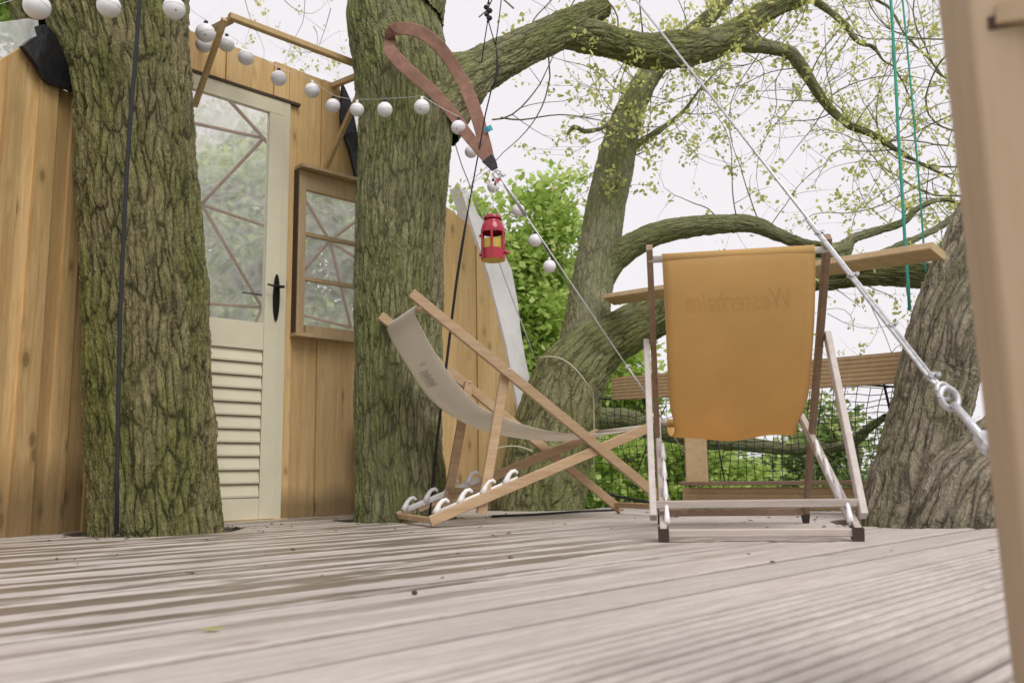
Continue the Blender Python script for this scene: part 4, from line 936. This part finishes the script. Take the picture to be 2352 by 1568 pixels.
# cable loop beside the second oak
b = MB(); b.tube([WP(.62, .02, .10), WP(.60, .12, .10), WP(.60, .28, .09), WP(.57, .36, .09), WP(.57, .46, .09), WP(.62, .56, .09)], .008, 8); single('hose', 'pale hose hanging on the boards beside the second oak trunk', 'hose', b, M_steel)
b = MB(); b.prism([WP(.60, .25, .03), WP(.58, .40, .03), WP(.61, .55, .03), WP(.72, .58, .03), WP(.74, .22, .03), WP(.64, .0, .03)], N * .05); single('bag', 'black rounded bag tucked behind the second oak trunk', 'bag', b, M_tarp, smooth=False)

# ------------------------------------------------------------------ red lantern
lc = P(1133, 598, 3.75); s_ = PX(1, 3.75)
lan = thing('lantern', 'red glass candle lantern hanging below the shackle', 'lantern', lc)
Rr = 29 * s_
b = MB(); b.lathe(lc, [(Rr * .98, 0), (Rr, .01), (Rr, 26 * s_)], 28); b.lathe(lc, [(Rr * .9, 0.004), (Rr * .9, 26 * s_)], 28); b.build('base_ring', M_red, lan, smooth=True)
b = MB(); b.lathe(lc, [(Rr, 66 * s_), (Rr, 72 * s_), (Rr * .93, 80 * s_), (Rr * .80, 90 * s_), (Rr * .62, 97 * s_), (Rr * .60, 101 * s_)], 28); b.build('dome_top', M_red, lan, smooth=True)
b = MB(); b.lathe(lc, [(Rr * .72, 100 * s_), (Rr * .74, 105 * s_), (Rr * .55, 110 * s_), (.001, 110 * s_)], 24); b.build('cap', M_red, lan, smooth=True)
for k in range(6):
    a = 2 * PI * k / 6 + .45; b = MB(); c_ = lc + np.array([math.cos(a), math.sin(a), 0]) * Rr * .99
    b.bar(c_ + ZV * 24 * s_, c_ + ZV * 68 * s_, .011, .005, side=(-math.sin(a), math.cos(a), 0)); b.build('window_post', M_red, lan)
b = MB(); b.lathe(lc, [(.001, .008), (Rr * .84, .008), (Rr * .84, 50 * s_), (.001, 50 * s_)], 24); b.build('candle', M_candle, lan, smooth=False)
b = MB(); b.lathe(lc, [(.001, .0), (Rr * .97, .0), (Rr * .97, .006)], 24); b.build('base_plate', M_candle, lan)
b = MB(); b.tube([lc + np.array([Rr * .9, -.01, 17 * s_]), lc + np.array([Rr * 1.28, -.02, 16 * s_])], .0085, 8); b.tube([lc + np.array([-Rr * .95, 0, 14 * s_]), lc + np.array([-Rr * 1.12, 0, 14 * s_])], .008, 8); b.tube([lc + np.array([-Rr * .95, 0, 60 * s_]), lc + np.array([-Rr * 1.12, 0, 60 * s_])], .008, 8)
b.build('peg', M_red, lan, smooth=True)
b = MB(); hl = lc + ZV * 104 * s_
arc = [hl + np.array([Rr * .62 * math.cos(a), 0, Rr * .9 * math.sin(a) + .0]) for a in [PI * k / 12 for k in range(13)]]
b.tube(arc, .0022, 6); b.tube([arc[6], P(1137, 440, 3.80), P(1143, 408, 3.9)], .0018, 5); b.build('hanging_wire', M_steel, lan, smooth=True)
b = MB(); b.tube([P(1148, 412, 3.9), P(1141, 416, 3.88), P(1137, 424, 3.86)], [.007, .009, .006], 8); b.build('red_hook', M_red, lan, smooth=True)

# ------------------------------------------------------------------ railing, net, kickboards
rl = thing('railing', 'grooved board railing with upper plank, post and kickboards along the far deck edge', 'railing', P(1600, 1110, 5.05))
RLa, RLb = P(1408, 893, 5.5), P(2095, 842, 3.85)
def grooved_board(name, a, b_, h_, th, par, mat, n=7):
    dd = (b_ - a) / np.linalg.norm(b_ - a); out_ = np.cross(dd, ZV); out_ /= np.linalg.norm(out_)
    if out_[1] > 0: out_ = -out_
    prof = []
    m_ = n * 8
    for k in range(m_ + 1):
        f = k / m_; dep = -.0055 * max(0, math.cos(f * n * 2 * PI)) ** .8 if 0 < k < m_ else -.002
        prof.append((dep + th / 2, (f - .5) * h_))
    prof += [(-th / 2, h_ / 2), (-th / 2, -h_ / 2)]
    upv = np.cross(dd, out_); upv = upv if upv[2] > 0 else -upv
    vs = [a + out_ * x + upv * z for x, z in prof] + [b_ + out_ * x + upv * z for x, z in prof]; k = len(prof); mb = MB()
    mb.add(vs, [tuple(range(k)), tuple(range(2 * k - 1, k - 1, -1))] + [(i, k + i, k + (i + 1) % k, (i + 1) % k) for i in range(k)])
    return mb.build(name, mat, par, recalc=True)
grooved_board('rail_board', RLa, RLb, .146, .028, rl, M_rail)
KA, KB = P(1575, 1118, 5.06), P(2010, 1116, 4.1)
grooved_board('kickboard', P(1572, 1142, 5.08), P(2030, 1146, 4.15), .115, .028, rl, M_rail, 4)
b = MB(); b.bar(P(1572, 1110, 5.02), P(2030, 1107, 4.10), .09, .022, side=(.5, .8, 0)); b.build('cap_board', M_brownwood, rl)
pb_, pt_ = P(1602, 1108, 5.0), P(1590, 860, 5.0)
b = MB(); b.bar(pb_, pt_, .125, .06, side=(1, -.35, 0)); b.build('post', M_rail, rl)
ua, ub = P(1400, 688, 5.6), P(2156, 576, 3.62)
b = MB(); b.bar(ua, ub, .11, .036, side=(.55, .83, -.30)); b.build('upper_plank', M_rail, rl)
# net
net = thing('net', 'black safety net stretched under the rail', 'net', P(1600, 1110, 5.1))
nb_ = MB(); path = [P(1318, 905, 5.75), P(1408, 915, 5.5), P(1600, 905, 5.05), P(1860, 888, 4.35), P(2090, 885, 3.9)]
pb2 = [P(1330, 1172, 5.9), P(1410, 1172, 5.62), P(1560, 1165, 5.2), P(1600, 1112, 5.12), P(1880, 1108, 4.45), P(2090, 1105, 4.0)]
pb2 = [np.array([q[0], q[1], max(q[2], -.05)]) for q in pb2]
tp_, _r = smooth_path(path, [1] * 5, .058); bt_, _r2 = smooth_path(pb2, [1] * 6, .058)
nt_ = len(tp_); bt_ = np.array([[np.interp(i / (nt_ - 1), np.linspace(0, 1, len(bt_)), bt_[:, c]) for c in range(3)] for i in range(nt_)])
nz_ = 14; grid = np.zeros((nt_, nz_ + 1, 3))
for i in range(nt_):
    for j in range(nz_ + 1):
        f = j / nz_; q = tp_[i] * (1 - f) + bt_[i] * f
        q = q + D * (.02 * math.sin(i * .31 + j * .22) + .012 * math.sin(i * .9 - j * .5) + .05 * f * math.sin(i * .13)) + ZV * (.012 * math.sin(i * .5 + j * .3) + .006 * math.sin(i * 1.7 + j)) + np.array([0, .05 * math.sin(f * PI), 0]); grid[i, j] = q
for i in range(nt_): nb_.tube([grid[i, j] for j in range(nz_ + 1)], .0023, 3, caps=False)
for j in range(nz_ + 1): nb_.tube([grid[i, j] for i in range(nt_)], .0023, 3, caps=False)
o = nb_.build('net_mesh', M_black, net); o['kind'] = 'stuff'
b = MB(); b.tube([tp_[i] + ZV * (.006 * math.sin(i * .8)) for i in range(nt_)], .006, 6); b.build('edge_rope', M_black, net)
b = MB(); b.tube([P(1325, 1118, 5.72), P(1365, 1128, 5.65), P(1410, 1138, 5.55), P(1470, 1150, 5.45), P(1560, 1165, 5.25)], .009, 6); b.build('lacing_rope', M_black, net, smooth=True)
b = MB(); b.tube([P(2030, 880, 4.02), P(2046, 950, 4.02), P(2056, 1050, 4.02)], .006, 6); b.build('lacing_rope', M_black, net, smooth=True)
b = MB(); b.tube([P(1450, 1120, 5.4), P(1495, 1000, 5.5), P(1530, 930, 5.5)], .004, 5); b.tube([P(1643, 990, 4.8), P(1665, 1108, 4.9)], .004, 5); single('cord', 'thin black guy line crossing the far post of the railing', 'cord', b, M_black)

# ------------------------------------------------------------------ deckchairs
def deckchair(label, base, yaw, W, prof, wm, canvas, mats, printf=None):
    """local frame: y forward from the rear foot of the base, z up, x to the side"""
    t = thing('deckchair', label, 'deckchair', base, yaw)
    w1, w2, w3 = W['base'] / 2, W['back'] / 2, W['prop'] / 2
    X = np.array([1., 0, 0]); q = prof; bh = q.get('bh', .040); bw = .022
    for s in (-1, 1):
        b = MB(); b.bar((s * w1, q['b0'][0], q['b0'][1]), (s * w1, q['b1'][0], q['b1'][1]), bw, bh, side=X); b.build('base_rail', mats['base'], t, local=True)
        b = MB(); b.bar((s * w2, q['k0'][0], q['k0'][1]), (s * w2, q['k1'][0], q['k1'][1]), bw, bh, side=X); b.build('back_rail', mats['back'], t, local=True)
        b = MB(); b.bar((s * w3, q['p0'][0], q['p0'][1]), (s * w3, q['p1'][0], q['p1'][1]), bw, bh, side=X); b.build('prop_leg', mats['prop'], t, local=True)
    def cross(name, y, z, wd, r, mat, rect=None):
        b = MB()
        if rect: b.bar((-wd / 2, y, z), (wd / 2, y, z), rect[0], rect[1], side=(0, 1, 0))
        else: b.tube([(-wd / 2, y, z), (wd / 2, y, z)], r, 12)
        return b.build(name, mat, t, local=True, smooth=not rect)
    cross('top_bar', *q['top'], W['back'] + .01, .0125, mats['bar'])
    cross('front_bar', *q['front'], W['base'], .0125, mats['bar'])
    cross('rear_bar', q['b0'][0] + .015, q['b0'][1] + .003, W['base'] - .02, 0, mats['base'], (.03, .025))
    cross('foot_bar', q['k0'][0] - .03, q['k0'][1] + .03, W['back'] - .02, 0, mats['back'], (.03, .028))
    cross('prop_bar', *q['pb'], W['prop'] - .01, 0, mats['base'], (.03, .026))
    # hooked notch strips
    b0 = np.array(q['b0']); b1 = np.array(q['b1']); dd = (b1 - b0) / np.linalg.norm(b1 - b0)
    for s in (-1, 1):
        b = MB(); x = s * (w1 - .0135)
        a = b0 + dd * .03 + np.array([0, .018]); c = b0 + dd * (.10 + q.get('hs', .165) * 3) * 1. + np.array([0, .018]); b.bar((x, a[0], a[1]), (x, c[0], c[1]), .006, .028, side=X)
        for k in range(q.get('hooks', 4)):
            h0 = b0 + dd * (.03 + k * q.get('hs', .165)) + np.array([0, .024]); hp = []
            for (dy, dz, rr) in [(0, -.004, .017), (.010, .018, .014), (.020, .038, .011), (.034, .052, .010), (.050, .056, .009), (.060, .048, .008), (.062, .042, .005)]:
                hp.append(((x, h0[0] + dy, h0[1] + dz), rr * q.get('hr', 1)))
            b.tube([h[0] for h in hp], [h[1] for h in hp], 8, flat=1)
        b.build('notch_strip', M_white_pl, t, local=True, smooth=True)
    for s in (-1, 1):
        b = MB(); b.tube([(s * (w2 + .013), q['p0'][0], q['p0'][1]), (s * (min(w2, w3) - .016), q['p0'][0], q['p0'][1])], .006, 8); b.build('pivot_bolt', M_cord, t, local=True, smooth=True)
    if mats.get('feet'):
        for s in (-1, 1):
            b = MB(); b.bar((s * w1, q['b0'][0] - .004, q['b0'][1] - .004), (s * w1, q['b0'][0] + .030, q['b0'][1] + .004), .034, .046, side=X); b.build('foot', M_foot, t, local=True)
            b = MB(); b.bar((s * w2, q['k0'][0] + .001, q['k0'][1] - .004), (s * w2, q['k0'][0] - .03, q['k0'][1] + .034), .027, .046, side=X); b.build('foot', M_foot, t, local=True)
    # canvas
    cp, _ = smooth_path([np.array([0, y, z]) for y, z in canvas['c']], [1] * len(canvas['c']), .018)
    n = len(cp); m = 18; vs = []; wc = canvas['w']
    tg = np.gradient(cp, axis=0); tg /= np.linalg.norm(tg, axis=1)[:, None]
    ss = np.concatenate([[0], np.cumsum(np.linalg.norm(np.diff(cp, axis=0), axis=1))]); ss /= ss[-1]
    for i in range(n):
        nn_ = np.array([0, -tg[i][2], tg[i][1]]); sagf = math.sin(ss[i] * PI) ** .7
        for j in range(m + 1):
            f = j / m; bmp = math.exp(-((ss[i] - .74) / .13) ** 2) * canvas.get('curl', 0); xx = (f - .5) * wc * (1 - .02 * sagf - bmp)
            off = (canvas['sag'] + bmp * .35) * sagf * (1 - (2 * f - 1) ** 2) + .0025 * math.sin(i * .35 + j * .9) * sagf + canvas.get('wave', 0) * max(0, math.sin((ss[i] - .45) / .55 * PI)) * (math.cos(f * 4 * PI) * .5 + .3 * math.sin(f * 7))
            vs.append(cp[i] + np.array([xx, 0, 0]) - np.array([0, -tg[i][2], tg[i][1]]) * off)
    b = MB(); b.add(vs, [(i * (m + 1) + j, i * (m + 1) + j + 1, (i + 1) * (m + 1) + j + 1, (i + 1) * (m + 1) + j) for i in range(n - 1) for j in range(m)])
    cv = b.build('canvas', canvas['mat'], t, local=True, smooth=True)
    md = cv.modifiers.new('thick', 'SOLIDIFY'); md.thickness = .0022
    for y, z in (q['top'], q['front']):
        b = MB(); b.tube([(-wc / 2, y, z), (wc / 2, y, z)], .0158, 16); b.build('canvas_sleeve', canvas['mat'], t, local=True, smooth=True)
    # side hems
    for j0 in (0, m):
        pts = [vs[i * (m + 1) + j0] for i in range(n)]; b = MB(); b.tube(pts, .0028, 5); b.build('hem', canvas['mat'], cv, local=True, smooth=True)
    def surf(fu, fs, lift):
        i = min(n - 2, max(0, int(np.searchsorted(ss, fs)) - 1)); g_ = (fs - ss[i]) / (ss[i + 1] - ss[i] + 1e-9); j = fu * m; j0 = min(m - 1, int(j)); h_ = j - j0
        V = lambda a, c: np.array(vs[a * (m + 1) + c]); pt = (V(i, j0) * (1 - h_) + V(i, j0 + 1) * h_) * (1 - g_) + (V(i + 1, j0) * (1 - h_) + V(i + 1, j0 + 1) * h_) * g_
        return pt + np.array([0, -tg[i][2], tg[i][1]]) * lift
    if printf: printf(t, cv, surf, wc)
    return t
def text_polys(txt, shear=.2):
    cu = bpy.data.curves.new('lettering', 'FONT'); cu.body = txt; cu.size = 1; cu.shear = shear; cu.resolution_u = 4
    ob = bpy.data.objects.new('lettering', cu); C.objects.link(ob); dg = bpy.context.evaluated_depsgraph_get(); me = bpy.data.meshes.new_from_object(ob.evaluated_get(dg))
    V = np.array([v.co[:] for v in me.vertices]); F = [tuple(p_.vertices) for p_ in me.polygons]
    bpy.data.objects.remove(ob); bpy.data.curves.remove(cu); bpy.data.meshes.remove(me); return V, F
# orange chair seen from behind
def orange_print(t, cv, surf, wc):
    V, F = text_polys('Westerhalte', .25); mn = V.min(0); mx_ = V.max(0); b = MB(); vs = []
    for v in V:
        fx = (v[0] - mn[0]) / (mx_[0] - mn[0]); fy = (v[1] - mn[1]) / (mx_[1] - mn[1])
        vs.append(surf(.84 - .70 * fx, .165 - .07 * (fy - .5), -.0033))
    b.add(vs, F); b.build('mirrored_lettering', M_shadowprint, cv, local=True)
pf = dict(b0=(0, .025), b1=(.87, .43), k0=(.985, .018), k1=(.13, .995), p0=(.385, .70), p1=(.05, .075), top=(.152, .956), front=(.86, .425), pb=(.07, .115), bh=.042, hooks=4, hr=.62)
oc = G(1745, 1245); oc[2] = 0
ocan = dict(c=[(.150, .973), (.143, .94), (.165, .86), (.22, .745), (.295, .635), (.385, .535), (.49, .452), (.60, .395), (.70, .368), (.79, .378), (.862, .412)], w=.508, sag=.024, wave=.014, curl=.085, mat=M_orange)
deckchair('orange canvas deckchair seen from behind, frame weathered grey', (oc[0], oc[1], 0), -math.radians(9.5), dict(base=.585, back=.595, prop=.645), pf, None, ocan,
          dict(base=M_basewood, back=M_brownwood, prop=M_greywood, bar=M_greywood, feet=True), orange_print)
# cream chair seen from the side
def cream_print(t, cv, surf, wc):
    b = MB()
    def patch(u0, u1, s0, s1):
        k = 4; vs = [surf(u0 + (u1 - u0) * i / k, s0 + (s1 - s0) * j / k, -.0036) for i in range(k + 1) for j in range(k + 1)]
        b.add(vs, [(i * (k + 1) + j, (i + 1) * (k + 1) + j, (i + 1) * (k + 1) + j + 1, i * (k + 1) + j + 1) for i in range(k) for j in range(k)])
    for i in range(7): patch(.40 + .0, .64 - .03 * (i % 2), .202 + i * .0085, .208 + i * .0085)
    patch(.46, .58, .212, .255)
    for i in range(9): patch(.30, .345 + .012 * (i % 3), .202 + i * .0065, .206 + i * .0065)
    for i in range(6): patch(.50 + i * .035, .52 + i * .035, .175, .185)
    b.build('printed_mark', M_print, cv, local=True)
nearp = np.array([-.369, 3.75, 0]); farp = np.array([-.58, 4.25, 0]); cen = (nearp + farp) / 2
cp_ = dict(b0=(0.0, .026), b1=(1.135, .44), k0=(1.27, .018), k1=(-.09, 1.03), p0=(.375, .70), p1=(.245, .05), top=(-.045, .965), front=(1.125, .438), pb=(.265, .15), bh=.046, hooks=4, hs=.118)
ccan = dict(c=[(-.052, .985), (-.062, .95), (-.030, .88), (.035, .775), (.10, .68), (.165, .605), (.25, .535), (.345, .487), (.46, .448), (.58, .425), (.75, .405), (.92, .412), (1.05, .428), (1.125, .438)], w=.475, sag=.022, mat=M_cream)
yaw1 = math.atan2(.39, .92) - PI / 2
deckchair('cream canvas deckchair on a natural wood frame, seen from the side', (cen[0], cen[1], 0), yaw1, dict(base=.535, back=.565, prop=.50), cp_, None, ccan,
          dict(base=M_chairwood, back=M_chairwood, prop=M_chairwood, bar=M_chairwood, feet=False), cream_print)

# ------------------------------------------------------------------ foreground post
pst = thing('timber_post', 'blurred planed timber post close to the camera at the right edge', 'post', G(2400, 1700))
def corner(u_top, u_bot, Y):
    a = P(u_top, 0, Y); c = P(u_bot, 1568, Y); dz = (a - c) / (a[2] - c[2]); return c + dz * (0 - c[2]), c + dz * (1.1 - c[2])
cs = [corner(2215, 2378, .66), corner(2640, 2800, .60), corner(2480, 2620, .74), corner(2152, 2326, .77)]
b = MB(); b.add([c[0] for c in cs] + [c[1] for c in cs], [(3, 2, 1, 0), (4, 5, 6, 7), (0, 1, 5, 4), (1, 2, 6, 5), (2, 3, 7, 6), (3, 0, 4, 7)])
po = b.build('post_body', M_post, pst, recalc=True)
md = po.modifiers.new('bev', 'BEVEL'); md.width = .006; md.segments = 3
b = MB(); b.bar(P(2268, 58, .655), P(2460, 22, .63), .006, .012); b.build('dark_seam', M_dark, pst)
b = MB(); b.bar(P(2290, 34, .65), P(2470, 8, .62), .010, .020); b.build('batten', M_post, pst)

# ------------------------------------------------------------------ small things on the deck
lf = MB(); c_ = G(484, 1450); lp = [(0, 0), (.012, .006), (.024, .005), (.034, 0), (.024, -.006), (.01, -.006)]
lf.prism([c_ + np.array([x - .015, y, .004 + .002 * abs(y) * 100 * .3]) for x, y in lp], (0, 0, .001)); single('leaf', 'small pale green fallen leaf lying on the wet boards', 'leaf', lf, M_leaf_y, smooth=False)
lf = MB(); c_ = G(952, 1365); lf.sphere(c_ + ZV * .004, .006, 8, 6, (1, .8, .7)); single('acorn_cup', 'tiny dark acorn cup on the pale boards left of centre', 'acorn', lf, M_foot)

# bits of bark, bud scales and grit fallen on the boards
rs = np.random.RandomState(77); vv = []; ff = []
for k in range(300):
    a = rs.uniform(-4.2, .4); b_ = rs.uniform(-1.2, 4.6); p_ = D * b_ + N * a
    if rs.rand() < .4: th = rs.uniform(0, 6.28); c0 = [(-1.575, 3.79, .33), (-.61, 4.5, .3), (1.75, 3.5, .45)][rs.randint(3)]; rr = c0[2] + abs(rs.normal()) * .12; p_ = np.array([c0[0] + rr * math.cos(th), c0[1] + rr * math.sin(th), 0])
    if abs(p_ @ N + 4.37) < .1 or p_ @ N < -4.3 or p_[1] < 1.7: continue
    sz = rs.uniform(.002, .0065) * (1 + p_[1] * .12); an = rs.uniform(0, 6.28); d1 = np.array([math.cos(an), math.sin(an), rs.uniform(-.1, .3)]) * sz * rs.uniform(1, 2.4); d2 = np.array([-math.sin(an), math.cos(an), rs.uniform(-.1, .2)]) * sz
    c = p_ + ZV * .0035; i0 = len(vv); up = ZV * sz * .5
    vv += [c - d1, c - d2, c + d1, c + d2, c + up]; ff += [(i0, i0 + 1, i0 + 4), (i0 + 1, i0 + 2, i0 + 4), (i0 + 2, i0 + 3, i0 + 4), (i0 + 3, i0, i0 + 4), (i0, i0 + 3, i0 + 1), (i0 + 1, i0 + 3, i0 + 2)]
o = link_np('fallen_bark_bits', np.array(vv), np.array(ff), plain('bark_bits', (.14, .10, .06), .9, var=.6, scale=3), None, kind='stuff')
setp(o, 'scattered bits of bark and bud scales lying on the deck boards', 'debris')
